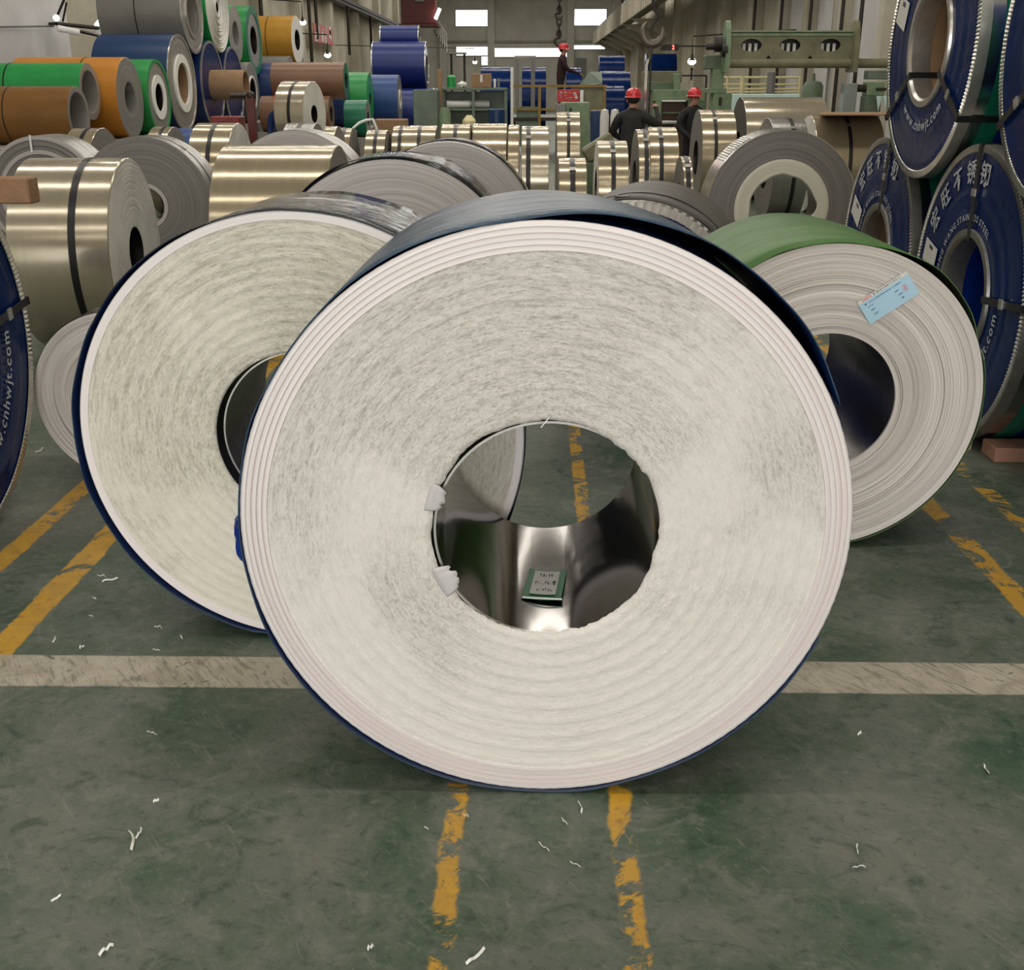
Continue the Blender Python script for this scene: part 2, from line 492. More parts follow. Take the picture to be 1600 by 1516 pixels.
def wrap_shell(root, name, R, W, a0, a1, off, mat, n=180, flare=None, y0=-.004, seed=3, th_=.003):
    """loose sheet of film round a coil: off(angle, t) is its gap from the winding"""
    rnd = random.Random(seed); m = 7; v = []; f = []
    wob = [[rnd.uniform(-1, 1) for _ in range(5)] for _ in range(3)]
    def W2(a, t):
        return sum(wob[0][i] * math.sin((i + 2) * 3 * a + 5 * wob[1][i] + t * 3 * wob[2][i]) for i in range(5)) * .0012
    for j in range(n + 1):
        a = a0 + (a1 - a0) * j / n
        for i in range(m):
            t = i / (m - 1)
            rr = R + off(a, t) + max(W2(a, t), -.001)
            h = y0 + (W - y0) * t + (flare(a) * (1 - t) ** 4 if flare else 0)
            v.append((rr * math.cos(a), h, rr * math.sin(a)))
    for j in range(n):
        for i in range(m - 1):
            f.append((j * m + i, j * m + i + 1, (j + 1) * m + i + 1, (j + 1) * m + i))
    o = link(name, mesh(name, v, f, 60), mat, root, (0, 0, R + .006))
    o.data.materials.append(MT['film_inside' if mat != 'film_green' else 'iron'])
    md = o.modifiers.new('s', 'SOLIDIFY'); md.thickness = th_; md.offset = 0; md.material_offset = 1
    return o


# ------------------------------------------------------------------ the hall
XL, XR, YB, YF, ZC = -9.6, 6.8, 90.0, -14.0, 9.0


def floor_material():
    k = NT('worn_green_floor'); p = k.geo(); x, y, z = k.sep(p)
    n1 = k.noise(p, 1.5, 8, .68, .7); n2 = k.noise(p, 6.5, 8, .70, 1.0); n3 = k.noise(p, 30, 6, .65); n4 = k.noise(p, .6, 3, .5)
    base = k.ramp(n1, [(.32, (.036, .082, .048)), (.44, (.075, .110, .073)), (.56, (.126, .146, .117)), (.74, (.182, .184, .154))])
    base = k.mix(k.M('MULTIPLY', k.step(n2, .50, .66), .55), base, (.205, .210, .180))
    base = k.mix(k.M('MULTIPLY', k.step(n2, .46, .32), .70), base, (.024, .056, .034))
    base = k.mix(k.M('MULTIPLY', k.step(n4, .56, .70), .35), base, (.19, .172, .150))
    # fine scratches
    sc = k.noise(k.comb(k.M('MULTIPLY', k.M('ADD', x, k.M('MULTIPLY', y, .7)), 45), k.M('MULTIPLY', k.M('SUBTRACT', y, k.M('MULTIPLY', x, .7)), 6), 0), 1, 4, .6, 1.6)
    sd = k.noise(k.comb(k.M('MULTIPLY', k.M('SUBTRACT', x, k.M('MULTIPLY', y, .3)), 7), k.M('MULTIPLY', k.M('ADD', y, k.M('MULTIPLY', x, .3)), 60), 3), 1, 4, .6, 1.6)
    base = k.mix(k.M('MULTIPLY', k.step(sc, .58, .72), .40), base, (.26, .245, .215))
    base = k.mix(k.M('MULTIPLY', k.step(sd, .60, .74), .35), base, (.24, .23, .20))
    base = k.mix(k.M('MULTIPLY', k.step(sd, .40, .28), .45), base, (.030, .040, .030))
    base = k.mix(k.M('MULTIPLY', k.step(n3, .54, .68), .30), base, (.26, .25, .22))
    base = k.mix(k.M('MULTIPLY', k.step(n3, .46, .34), .40), base, (.022, .035, .024))
    wear = k.noise(p, 5, 8, .74, 1.4)
    yel = k.mix(k.step(n2, .35, .65), (.66, .36, .030), (.52, .29, .045))
    yel = k.mix(k.M('MULTIPLY', k.step(n3, .55, .68), .5), yel, (.20, .11, .03))
    edge = k.M('MULTIPLY', k.M('SUBTRACT', n2, .5), .05)
    def line(xc, hw, lo, hi, thr):
        d = k.M('ABSOLUTE', k.M('SUBTRACT', k.M('ADD', x, edge), xc))
        m = k.M('SUBTRACT', 1, k.step(d, hw - .008, hw + .004))
        m = k.M('MULTIPLY', m, k.step(wear, thr - .03, thr + .03))
        m = k.M('MULTIPLY', m, k.M('MULTIPLY', k.M('GREATER_THAN', y, lo), k.M('LESS_THAN', y, hi)))
        return m
    ms = [line(-.176, .026, 1.0, 60, .50), line(.222, .030, -2, 60, .49), line(-1.655, .052, 1, 60, .41), line(-1.96, .045, 1, 60, .42),
          line(1.685, .045, 1, 60, .46), line(1.99, .04, 1, 60, .50)]
    tot = ms[0]
    for m in ms[1:]: tot = k.M('MAXIMUM', tot, m)
    base = k.mix(k.M('MULTIPLY', tot, .92), base, yel)
    # broad pale stripe across
    yy = k.M('ADD', y, k.M('MULTIPLY', edge, .35))
    d = k.M('ABSOLUTE', k.M('SUBTRACT', yy, 2.868))
    pm = k.M('MULTIPLY', k.M('SUBTRACT', 1, k.step(d, .088, .096)), k.step(wear, .335, .40))
    pale = k.ramp(n2, [(.3, (.33, .285, .215)), (.5, (.50, .445, .355)), (.7, (.62, .56, .46))])
    pale = k.mix(k.M('MULTIPLY', k.step(sc, .50, .66), .55), pale, (.12, .105, .08))
    base = k.mix(k.M('MULTIPLY', pm, .93), base, pale)
    k.bump(k.M('ADD', n2, k.M('MULTIPLY', n3, .5)), .12, .01)
    rough = k.M('ADD', k.M('MULTIPLY', n2, .25), .34)
    return k.out(base, rough, 0, spec=.35)


def wall_material(name, a, b, panels=False):
    k = NT(name); p = k.geo(); f = k.noise(p, .7, 6, .6, .4); g = k.noise(p, 9, 4, .6)
    c = k.mix(k.step(f, .35, .68), a, b)
    c = k.mix(k.M('MULTIPLY', k.step(g, .6, .75), .25), c, tuple(q * .6 for q in a))
    k.bump(g, .2, .01)
    return k.out(c, .85)


def quad(name, pts, mat, kind='structure', parent=None):
    me = mesh(name, pts, [tuple(range(len(pts)))])
    o = link(name, me, mat, parent); o['kind'] = kind; return o


MT['floor'] = floor_material()
MT['wall'] = wall_material('stained_plaster', (.44, .40, .31), (.56, .52, .42))
MT['wall_pale'] = wall_material('pale_panel', (.56, .54, .54), (.64, .62, .62))
MT['wall_back'] = wall_material('back_plaster', (.50, .48, .42), (.60, .58, .51))
MT['ceil'] = wall_material('ceiling_concrete', (.40, .38, .34), (.46, .44, .40))
MT['conc'] = wall_material('grey_concrete', (.28, .26, .23), (.36, .34, .30))


def struct(b, name, mat, parent=None, smooth=None):
    o = b.done(name, mat, parent, smooth=smooth); o['kind'] = 'structure'; return o


struct(B().box(((XL + XR) / 2, (YB + YF) / 2, -.1), (XR - XL + .6, YB - YF + .6, .2)), 'floor', 'floor')
struct(B().box(((XL + XR) / 2, (YB + YF) / 2, ZC + .1), (XR - XL + .6, YB - YF + .6, .2)), 'ceiling', 'ceil')
wl = struct(B().box((XL - .15, (YB + YF) / 2, ZC / 2), (.3, YB - YF, ZC)), 'wall_left', 'wall')
wr = struct(B().box((XR + .15, (YB + YF) / 2, ZC / 2), (.3, YB - YF, ZC)), 'wall_right', 'wall')
wb = struct(B().box(((XL + XR) / 2, YB + .15, ZC / 2), (XR - XL, .3, ZC)), 'wall_back', 'wall_back')
struct(B().box((XL + .55, YF - .15, ZC / 2), (1.1, .3, ZC)).box((XR - .55, YF - .15, ZC / 2), (1.1, .3, ZC))
       .box(((XL + XR) / 2, YF - .15, 7.5), (XR - XL, .3, 3.0)), 'wall_front', 'wall')


def pts_back(px, py):   # pixel on the back wall -> metres
    return ((px - 832) / 1810 * YB, 1.65 + (138 - py) / 1810 * YB)


wn = 0
for (x0, y0, x1, y1) in [(714, 26, 763, 48), (895, 25, 944, 47), (714, 78, 764, 90), (768, 80, 889, 92), (895, 76, 943, 81), (753, 92, 766, 104)]:
    wn += 1
    a = pts_back(x0, y1); b_ = pts_back(x1, y0)
    win = struct(B().box(((a[0] + b_[0]) / 2, YB - .03, (a[1] + b_[1]) / 2), (b_[0] - a[0] + .16, .10, b_[1] - a[1] + .16)), 'window_%d' % wn, 'conc')
    cols = max(1, round((b_[0] - a[0]) / 1.2))
    for i in range(cols):
        cw = (b_[0] - a[0]) / cols
        B().box((a[0] + cw * (i + .5), YB - .09, (a[1] + b_[1]) / 2), (cw - .015, .03, b_[1] - a[1])).done('pane', 'day_glow', win)
# back wall ledges and columns
for i, px in enumerate((694, 768, 890, 960)):
    xx = pts_back(px, 0)[0]
    struct(B().box((xx, YB - .25, ZC / 2), (.55, .5, ZC)), 'trim_%d' % (i + 1), 'wall_back')
a = pts_back(690, 70); b_ = pts_back(960, 68)
struct(B().box(((a[0] + b_[0]) / 2, YB - .15, a[1]), (b_[0] - a[0], .3, .12)), 'trim_5', 'conc')
d1 = pts_back(899, 125); d2 = pts_back(914, 94)
dr = struct(B().box(((d1[0] + d2[0]) / 2, YB - .08, d2[1] / 2), (d2[0] - d1[0], .12, d2[1])), 'door_1', 'p_grey')
B().box((d2[0] - .12, YB - .16, 1.0), (.05, .05, .2)).done('door_handle', 'edge', dr)

# left wall: pilasters, rail beam, pipes
for i, Y in enumerate((17.5, 22.8, 28.5, 34.5, 40.5, 47, 54, 62, 71, 81)):
    struct(B().box((XL + .2, Y, ZC / 2), (.4, .75, ZC)), 'trim_%d' % (i + 6), 'wall_pale' if i < 2 else 'wall')
rb = struct(B().box((XL + .55, 52, 5.45), (.18, 72, .10)).box((XL + .55, 52, 5.65), (.12, 72, .16)).box((XL + .3, 52, 5.42), (.6, 72, .05)), 'trim_30', 'iron')
for i, (Y, z0, z1) in enumerate(((39.5, 1.2, 5.4), (48, 2.2, 5.4), (49.5, 3.6, 5.4), (58, 3.2, 5.4), (66, 2.2, 5.4))):
    tag(B().tube([(XL + .5, Y, z0), (XL + .5, Y, z1)], .07).done('wall_pipe', 'iron'),
        ['rusty thin pipe on the left wall behind the yellow coil', 'dark drop pipe left of the faded red sign', 'short dark pipe stub above the red sign',
         'dark pipe stub right of the red sign', 'dark pipe near the crane rail beside the blue stack'][i], 'pipe', 'pipes on the left wall')
# grey wall panel and floodlights at far upper left
struct(B().box((XL + .42, 20.4, 3.3), (.06, 4.6, 6.4)), 'trim_31', 'wall_pale')

# right wall: panels, columns, pipes, walkway
for i, Y in enumerate((20.5, 23.5, 26.5, 29.5, 33.0, 37.5)):
    struct(B().box((XR - .06, Y, 3.2), (.12, 2.6, 6.3)), 'trim_%d' % (i + 32), 'wall_pale' if i < 4 else 'wall')
for i, Y in enumerate((18.9, 22.0, 25.0, 28.2, 31.2, 35.3, 41, 47, 54, 62, 72, 82)):
    struct(B().box((XR - .18, Y, ZC / 2), (.36, .36 if i < 5 else .8, ZC)), 'trim_%d' % (i + 40), 'wall')
for i, (Y, x) in enumerate(((23.0, XR - .45), (24.6, XR - .4), (27.4, XR - .4), (30.6, XR - .4), (34.3, XR - .4))):
    tag(B().tube([(x, Y, 0.2), (x, Y, 6)], .04).done('wall_pipe', 'iron'),
        ['rusty vertical pipe on the right wall, nearest to the big blue stack', 'second vertical pipe from the blue stack on the right wall', 'third vertical pipe from the blue stack on the right wall',
         'fourth vertical pipe from the blue stack on the right wall', 'vertical pipe on the right wall above the red lit display'][i], 'pipe', 'pipes on the right wall')
wk = struct(B().box((5.5, 58, 5.66), (1.9, 64, .10)), 'crane_walkway_beam', 'conc')
b = B()
for i in range(64):
    b.box((4.58, 26.6 + i, 5.2), (.06, .5, .9)).box((4.66, 27.1 + i, 5.2), (.06, .5, .86))
q = b.done('ribbed_side', 'wall', wk); q['kind'] = 'stuff'
for i in range(7):
    Y = 56 + i * 5
    B().add([(4.62, Y - .12, 4.75), (4.62, Y + .12, 4.75), (XR - .36, Y + .12, 4.75), (XR - .36, Y - .12, 4.75), (XR - .36, Y + .12, 3.9), (XR - .36, Y - .12, 3.9)],
            [(0, 1, 2, 3), (0, 5, 4, 1), (3, 2, 4, 5), (0, 3, 5), (1, 4, 2)]).done('bracket', 'wall', wk)

# ------------------------------------------------------------------ big foreground coils
# front coil
Rf, rf, Wf = .694, .266, .66
fc = empty('steel_coil', (.034, 2.289, 0), 0, 'largest pale coil in front with navy film wrap and open steel bore', 'coil', 'pale end-on coils in the foreground')
Cz = .702
rnd = random.Random(11)
jit = [0] * 256
for _ in range(60):
    c0 = rnd.randrange(256); wd = rnd.randint(1, 6); am = rnd.uniform(-.0045, .003)
    for q in range(-wd, wd + 1): jit[(c0 + q) % 256] += am * (1 - abs(q) / (wd + 1))
v = []; f = []; N = 256
rads = [rf - .004] + [rf + .004 + (.632 - rf - .004) * i / 46 for i in range(47)]
for j in range(N):
    a = 2 * PI * j / N
    for i, rr in enumerate(rads):
        t = max(0, 1 - i / 7)
        h = rnd.uniform(-.0018, .0018) + (-.004 if i % 5 == 0 else 0)
        if i == 0: h = .012 + rnd.uniform(-.003, .003)
        v.append(((rr + jit[j] * t) * math.cos(a), h + .012 * t * (i > 0) * 0, (rr + jit[j] * t) * math.sin(a)))
m = len(rads)
for j in range(N):
    k = (j + 1) % N
    for i in range(m - 1): f.append((j * m + i, k * m + i, k * m + i + 1, j * m + i + 1))
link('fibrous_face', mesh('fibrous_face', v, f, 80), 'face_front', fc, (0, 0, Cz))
prof = [(.630, .006)]
for i in range(5):
    r0 = .632 + i * .0124
    prof += [(r0, .002), (r0 + .0006, -.0050), (r0 + .0040, -.0046), (r0 + .0095, -.001), (r0 + .0122, .003)]
prof.append((Rf, .002))
B().lathe(prof, 192).done('layered_rim', 'rim_pink', fc, (0, 0, Cz), smooth=30)
B().lathe([(Rf, .001), (Rf, Wf)], 128).done('barrel', 'film_inside', fc, (0, 0, Cz))
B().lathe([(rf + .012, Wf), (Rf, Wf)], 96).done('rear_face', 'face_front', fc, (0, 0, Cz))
B().lathe([(rf + .004, .012), (rf + .010, .03), (rf + .012, Wf)], 128).done('inner_winding', 'film_inside', fc, (0, 0, Cz))
rs_ = rf - .006
B().lathe([(rs_ + .003, .018), (rs_, .018), (rs_, Wf + .012), (rs_ + .003, Wf + .012)], 128, c=(.010, 0, -.006), close=True).done('bore_sleeve', 'bore', fc, (0, 0, Cz))
B().lathe([(rs_ + .0045, .014), (rs_ - .001, .014), (rs_ - .001, .020), (rs_ + .0045, .020)], 128, c=(.010, 0, -.006), close=True).done('sleeve_lip', 'edge', fc, (0, 0, Cz))
# torn film flaps at the bore edge
for (aa, ww, ll, sd) in ((162, .065, .030, 1), (208, .075, .040, 2)):
    rr = random.Random(sd); a0 = math.radians(aa); b = B(); V = []; F = []
    for i in range(15):
        t = (i / 14 - .5) * ww; aa_ = a0 + t / rf
        ln = ll * (.55 + .45 * math.sin((i + .3) / 14.6 * PI)) * rr.uniform(.75, 1.1) if 0 < i < 14 else ll * .1
        for kk in range(4):
            rr_ = rf + .012 - (ln + .012) * kk / 3
            V.append((rr_ * math.cos(aa_), -.0045 + .004 * (kk / 3), rr_ * math.sin(aa_)))
    for i in range(14):
        for kk in range(3): F.append((i * 4 + kk, i * 4 + kk + 1, i * 4 + kk + 5, i * 4 + kk + 4))
    o = link('torn_film_flap', mesh('torn_film_flap', V, F, 20), 'flap', fc, (0, 0, Cz))
    o.modifiers.new('s', 'SOLIDIFY').thickness = .001


def off_front(a, t):
    d = math.degrees(a) % 360
    g = .003
    if 14 < d < 96: g += .034 * math.sin((d - 14) / 82 * PI) ** 1.1 * (1 - t) ** .7
    if 100 <= d < 135: g += .006 * math.sin((d - 100) / 35 * PI)
    if 185 < d < 265: g += .006 * math.sin((d - 185) / 80 * PI) * (1 - t)
    return g


wrap_shell(fc, 'navy_film_wrap', Rf, Wf + .01, math.radians(25), math.radians(338), off_front, 'film_navy', seed=5,
           flare=lambda a: .03 * max(0, math.sin((math.degrees(a) - 5) / 95 * PI)) if 5 < math.degrees(a) < 100 else 0)
# ragged loose end of the film at the left
b = B(); rr = random.Random(4); V = []; F = []
for i in range(9):
    a = math.radians(178 + i * 1.35)
    for kk in range(4):
        q = Rf + .004 + kk * (.0075 if i not in (0, 8) else .002) + rr.uniform(-.002, .003)
        V.append((q * math.cos(a), .01 + rr.uniform(-.008, .008) + .01 * kk, q * math.sin(a)))
for i in range(8):
    for kk in range(3): F.append((i * 4 + kk, i * 4 + kk + 1, i * 4 + kk + 5, i * 4 + kk + 4))
link('frayed_film_end', mesh('frayed_film_end', V, F), 'film_bluebright', fc, (0, 0, Cz))
# a thin white sliver hanging at the top of the bore
B().box((-.002, -.008, rf - .004), (.002, .002, .03), Matrix.Rotation(math.radians(38), 3, 'Y')).done('white_sliver', 'scrap', fc, (0, 0, Cz))

# green card in the bore
zb = Cz - rs_ - .006
gc = empty('label_card', (.040, 2.56, zb + .0035), math.radians(-6), 'green card with a white printed label lying inside the front bore', 'card')
def curve_card(wd, ln, zt, lift=.004):
    V = []; F = []
    for i in range(9):
        x = (i / 8 - .5) * wd; zz = rs_ - math.sqrt(rs_ ** 2 - x * x) + lift * .3
        for kk in range(2): V.append((x, (kk - .5) * ln, zz + zt + (lift if kk == 0 else 0)))
    for i in range(8): F.append((i * 2, i * 2 + 2, i * 2 + 3, i * 2 + 1))
    return V, F
o = link('card', mesh('card', *curve_card(.098, .185, 0)), 'label_green', gc); o.modifiers.new('s', 'SOLIDIFY').thickness = .002
V, F = curve_card(.066, .150, .003); o = link('printed_label', mesh('printed_label', V, F), 'label_white', gc, (0, .004, 0))
b = B()
def card_fx(q):  # (x,_,z) flat -> on card
    x, y = q[0], q[2]; zz = rs_ - math.sqrt(rs_ ** 2 - x * x) + .0036
    return (x, y, zz + .0012 + .004 * (.5 - (y - .0) / .185))
rr = random.Random(2)
for (yy, cnt, x0, hh, st) in ((.040, 5, -.016, .020, .0068), (-.004, 8, -.026, .022, .0064), (-.046, 6, -.016, .020, .0066)):
    for i in range(cnt):
        x = x0 + i * st
        for s_ in range(3):
            xa = x + rr.uniform(-.001, .002); za = yy + rr.uniform(-hh / 2, hh / 3); wv = rr.choice((.0012, .0035)); hv = rr.choice((.004, .010))
            b.add([card_fx((xa, 0, za)), card_fx((xa + wv, 0, za)), card_fx((xa + wv, 0, za + hv)), card_fx((xa, 0, za + hv))], [(0, 1, 2, 3)])
b.add([card_fx(p) for p in ((.022, 0, -.016), (.0275, 0, -.016), (.0275, 0, .012), (.022, 0, .012))], [(0, 1, 2, 3)])
b.done('print', 'ink', gc, (0, .004, .0004), smooth=None)
B().box((.002, -.0945, .0095), (.100, .004, .003)).done('card_edge', 'white', gc)

# left pale coil
Rl, rl, Wl = .662, .258, .58
lc = empty('steel_coil', (-.68, 3.084, 0), 0, 'ivory-ended coil with black film half hidden behind the largest coil', 'coil', 'pale end-on coils in the foreground')
CzL = .670
rnd = random.Random(21); v = []; f = []; N = 200
rads = [rl] + [rl + .003 + (.634 - rl) * i / 42 for i in range(43)]
for j in range(N):
    a = 2 * PI * j / N
    for i, rr_ in enumerate(rads):
        h = rnd.uniform(-.002, .002) + (-.004 if i % 4 == 0 else .001)
        if i == 0: h = .01
        v.append((rr_ * math.cos(a), h, rr_ * math.sin(a)))
m = len(rads)
for j in range(N):
    k = (j + 1) % N
    for i in range(m - 1): f.append((j * m + i, k * m + i, k * m + i + 1, j * m + i + 1))
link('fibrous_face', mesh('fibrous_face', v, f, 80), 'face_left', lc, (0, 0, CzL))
B().lathe([(.634, .004), (.637, -.002), (.658, -.003), (Rl, .002)], 160).done('layered_rim', 'rim_pink', lc, (0, 0, CzL), smooth=30)
B().lathe([(Rl, .001), (Rl, Wl)], 128).done('barrel', 'film_inside', lc, (0, 0, CzL))
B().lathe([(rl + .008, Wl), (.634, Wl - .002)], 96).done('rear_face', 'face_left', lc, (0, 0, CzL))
B().lathe([(.634, Wl - .002), (.637, Wl + .002), (Rl, Wl + .001)], 96).done('rear_rim', 'rim_pink', lc, (0, 0, CzL))
B().lathe([(rl, .01), (rl + .010, .03), (rl + .010, Wl)], 96).done('inner_winding', 'film_inside', lc, (0, 0, CzL))
B().lathe([(rl - .004, .05), (rl - .007, .05), (rl - .007, Wl), (rl - .004, Wl)], 96, c=(.008, 0, 0), close=True).done('bore_sleeve', 'bore_dark', lc, (0, 0, CzL))
B().lathe([(rl - .003, .047), (rl - .008, .047), (rl - .008, .052), (rl - .003, .052)], 96, c=(.008, 0, 0), close=True).done('sleeve_lip', 'edge', lc, (0, 0, CzL))


def off_left(a, t):
    d = math.degrees(a) % 360; g = .003
    if 100 < d < 275: g += .018 * math.sin((d - 100) / 175 * PI) * (1 - .5 * t)
    return min(g, .006) if 255 < d < 285 else g


wrap_shell(lc, 'black_film_wrap', Rl, Wl + .01, math.radians(-60), math.radians(150), off_left, 'film_black', seed=8, n=140)
wrap_shell(lc, 'navy_film_wrap', Rl, Wl, math.radians(150), math.radians(300), off_left, 'film_navy', seed=9, n=120)

# right green wrapped coil
Rr, rr0, Wr = .570, .253, .93
rc = empty('steel_coil', (1.072, 3.85, 0), 0, 'warm grey coil under a green film with a blue sticker on its end', 'coil', 'pale end-on coils in the foreground')
CzR = .576
rnd = random.Random(31)
prof = [(rr0, .006)]; q = rr0
while q < Rr - .008:
    st = rnd.choice((.003, .004, .006, .009, .014)); y_ = rnd.choice((-.001, -.002, .0, -.004, .003, -.007)) 
    prof += [(q + .0006, y_), (min(q + st, Rr - .004), y_ + rnd.uniform(-.001, .001))]; q += st
prof.append((Rr - .001, .002))
B().lathe(prof, 192).done('winding_face', 'face_right', rc, (0, 0, CzR), smooth=30)
B().lathe([(Rr, .001), (Rr, Wr)], 128).done('barrel', 'film_green', rc, (0, 0, CzR))
B().lathe([(rr0, Wr), (Rr, Wr)], 96).done('rear_face', 'face_right', rc, (0, 0, CzR))
B().lathe([(rr0, .006), (rr0, Wr)], 128).done('bore', 'bore_dark', rc, (0, 0, CzR))


def off_right(a, t):
    d = math.degrees(a) % 360; g = .003
    if 20 < d < 75: g += .022 * math.sin((d - 20) / 55 * PI) ** 1.2
    return g


wrap_shell(rc, 'green_film_wrap', Rr, Wr, math.radians(-75), math.radians(262), off_right, 'film_green', seed=12, flare=lambda a: .02 if 20 < math.degrees(a) < 75 else 0)
# blue sticker
ang = math.radians(35); M3 = Matrix.Rotation(-ang, 3, 'Y')
bx, bz = .185, .378
sx = B().box((bx, -.0105, bz), (.195, .001, .085), M3).done('blue_sticker', 'label_blue', rc, (0, 0, CzR)); sx['label'] = 'pale blue paper sticker with print'
def st(px, pz): return (bx + px * math.cos(ang) - pz * math.sin(ang), -.0113, bz + px * math.sin(ang) + pz * math.cos(ang))
B().box(st(0, .047), (.193, .001, .013), M3).done('white_header', 'label_white', sx)
def strokes(xs, zs, n_, hw, hh, seed):
    b = B(); r_ = random.Random(seed)
    for i in range(n_):
        t = i / max(1, n_ - 1); px = xs[0] + (xs[1] - xs[0]) * t; pz = zs[0] + (zs[1] - zs[0]) * t
        c = st(px, pz); b.box((c[0], -.0121, c[2]), (hw * r_.uniform(.5, 1.2), .0006, hh * r_.uniform(.6, 1.2)), M3)
    return b
strokes((-.078, -.048), (.047, .047), 6, .004, .010, 1).done('red_lettering', 'ink_red', sx, smooth=None)
strokes((-.035, .066), (.047, .047), 16, .0035, .005, 2).done('header_lettering', 'ink', sx, smooth=None)
b = strokes((-.062, .02), (.030, .030), 14, .006, .003, 3); b2 = strokes((.03, .062), (.030, .030), 7, .006, .003, 4); b.add(b2.v, b2.f)
for (xa, xb_, za) in ((-.072, -.05, .016), (-.068, -.055, .0), (-.066, -.052, -.018), (.03, .042, .010), (.036, .05, -.006), (.04, .048, -.022), (-.078, -.072, .030)):
    b2 = strokes((xa, xb_), (za, za), 4, .004, .003, 5); b.add(b2.v, b2.f)
b.done('small_lettering', 'ink_blue', sx, smooth=None)
b = B()
for i in range(8):
    aa = i * PI / 4; c = st(.066 + .006 * math.cos(aa), .004 + .010 * math.sin(aa)); b.box((c[0], -.0121, c[2]), (.012, .0006, .0015), Matrix.Rotation(-aa - ang, 3, 'Y'))
b.done('red_stamp', 'ink_red', sx, smooth=None)
B().box((Rr * math.cos(-.28) + .004, .02, Rr * math.sin(-.28)), (.02, .02, .06), bev=.004).done('loose_tape', 'cardboard', rc, (0, 0, CzR))

# small coil behind the left one
coil('steel_coil', 'small pale coil low behind the ivory-ended one', 'pale end-on coils in the foreground', -1.776, 4.544, .383, .8, 'cam', r=.17,
     barrel='film_black', facem='face_right', bore='bore_dark', relief=.0025, n=128)

# ------------------------------------------------------------------ grey coils standing end-on behind
c26 = coil('steel_coil', 'lilac grey coil with wide mirror-black film, right behind the two front coils', 'grey coils standing end-on', -.72, 5.694, .660, .5, 'cam', r=.26, barrel='film_black', facem='face_lilac', n=128, relief=.0015)
wrap_shell(c26, 'mirror_film_wrap', .660, .5, -.5, 3.4, lambda a, t: .004 + .004 * math.sin(7 * a), 'film_black', seed=14, n=140)
c27 = coil('steel_coil', 'grey coil with shiny dark film, behind the lilac grey one', 'grey coils standing end-on', -.62, 8.2, .645, .42, 'cam', r=.26, barrel='greysteel', facem='face_lilac', n=128)
wrap_shell(c27, 'dark_film_wrap', .645, .42, -.3, 3.2, lambda a, t: .003 + .003 * math.sin(6 * a), 'film_black', seed=15, n=120, y0=.12)
coil('steel_coil', 'pale grey coil with an arched top, behind the broad gold coil', 'grey coils standing end-on', -2.15, 10.2, .65, .5, 'cam', r=.26, barrel='greysteel', facem='face_lilac', n=96)
coil('steel_coil', 'dark grey coil with a silver band, just behind the gold coil on the left', 'grey coils standing end-on', -3.59, 10.35, .62, .42, 'cam', r=.17, barrel='greysteel', facem='face_grey', straps=(.35,), n=96,
     rings=((.17, .205, 'face_lilac', .006),))
c3 = coil('steel_coil', 'grey ridged coil with a pale tie at the left edge', 'grey coils standing end-on', -5.03, 11.5, .60, .5, 'cam', r=.2, barrel='greysteel', facem='face_grey', n=96, relief=.004, rings=((.42, .46, 'face_lilac', .012), (.56, .595, 'face_lilac', .012)))
B().box((-.06, -.02, .52), (.02, .01, .17)).done('pale_tie', 'white', c3, (0, 0, .6))
gR = coil('steel_coil', 'grey coil with a cream inner ring and a ragged bore, right of centre', 'grey coils standing end-on', 2.2, 9.9, .656, .45, 'cam', r=.34, barrel='silver', facem='face_grey', n=128, relief=.001)
rnd = random.Random(5); v = []; f = []; N = 96
jj = [0] * N
for _ in range(26):
    c0 = rnd.randrange(N); wd = rnd.randint(2, 6); am = rnd.uniform(-.02, .018)
    for q in range(-wd, wd + 1): jj[(c0 + q) % N] += am * (1 - abs(q) / (wd + 1))
for j in range(N):
    a = 2 * PI * j / N
    for i in range(9):
        rr_ = (.285 + jj[j] * (1 - i / 8)) * (1 - i / 8) + .415 * i / 8
        v.append((rr_ * math.cos(a), -.004 - (.003 if i % 2 else 0) * 1.0, rr_ * math.sin(a)))
for j in range(N):
    k = (j + 1) % N
    for i in range(8): f.append((j * 9 + i, k * 9 + i, k * 9 + i + 1, j * 9 + i + 1))
MT['ring_cream'] = ring_face('cream_film_layers', (.62, .58, .46), (.70, .67, .57), (.40, .37, .29), 80, .6)
link('cream_inner_ring', mesh('cream_inner_ring', v, f, 60), 'ring_cream', gR, (0, 0, .656)).modifiers.new('s', 'SOLIDIFY').thickness = .006
crim = B()
for i in range(12):
    a = math.radians(118 + i * 2.2); crim.box((.662 * math.cos(a), .2, .662 * math.sin(a)), (.012, .36, .016), Matrix.Rotation(-a, 3, 'Y'))
crim.done('crimped_edge', 'edge', gR, (0, 0, .656))
# dark paper wrapped coil
dgc = coil('wrapped_coil', 'coil in dark grey paper with a crimped silver edge and blue end', None, .52, 5.62, .56, 1.15, 'cam', yaw=math.radians(-11), r=.25, barrel='paper_dark', facem='film_bluebright', n=128)
crimp_ring(dgc, .56, 'edge', 80, .055, .01, .022)
wrap_shell(dgc, 'paper_wrap', .56, 1.15, -.7, 3.9, lambda a, t: .004, 'paper_dark', seed=18, y0=.01)
B().lathe([(.568, .3), (.571, .3), (.571, .33), (.568, .33)], 96).done('strap', 'strap', dgc, (0, 0, .566))
B().box((-.08, .1, .565), (.07, .09, .008)).done('strap_seal', 'iron', dgc, (0, 0, .566))

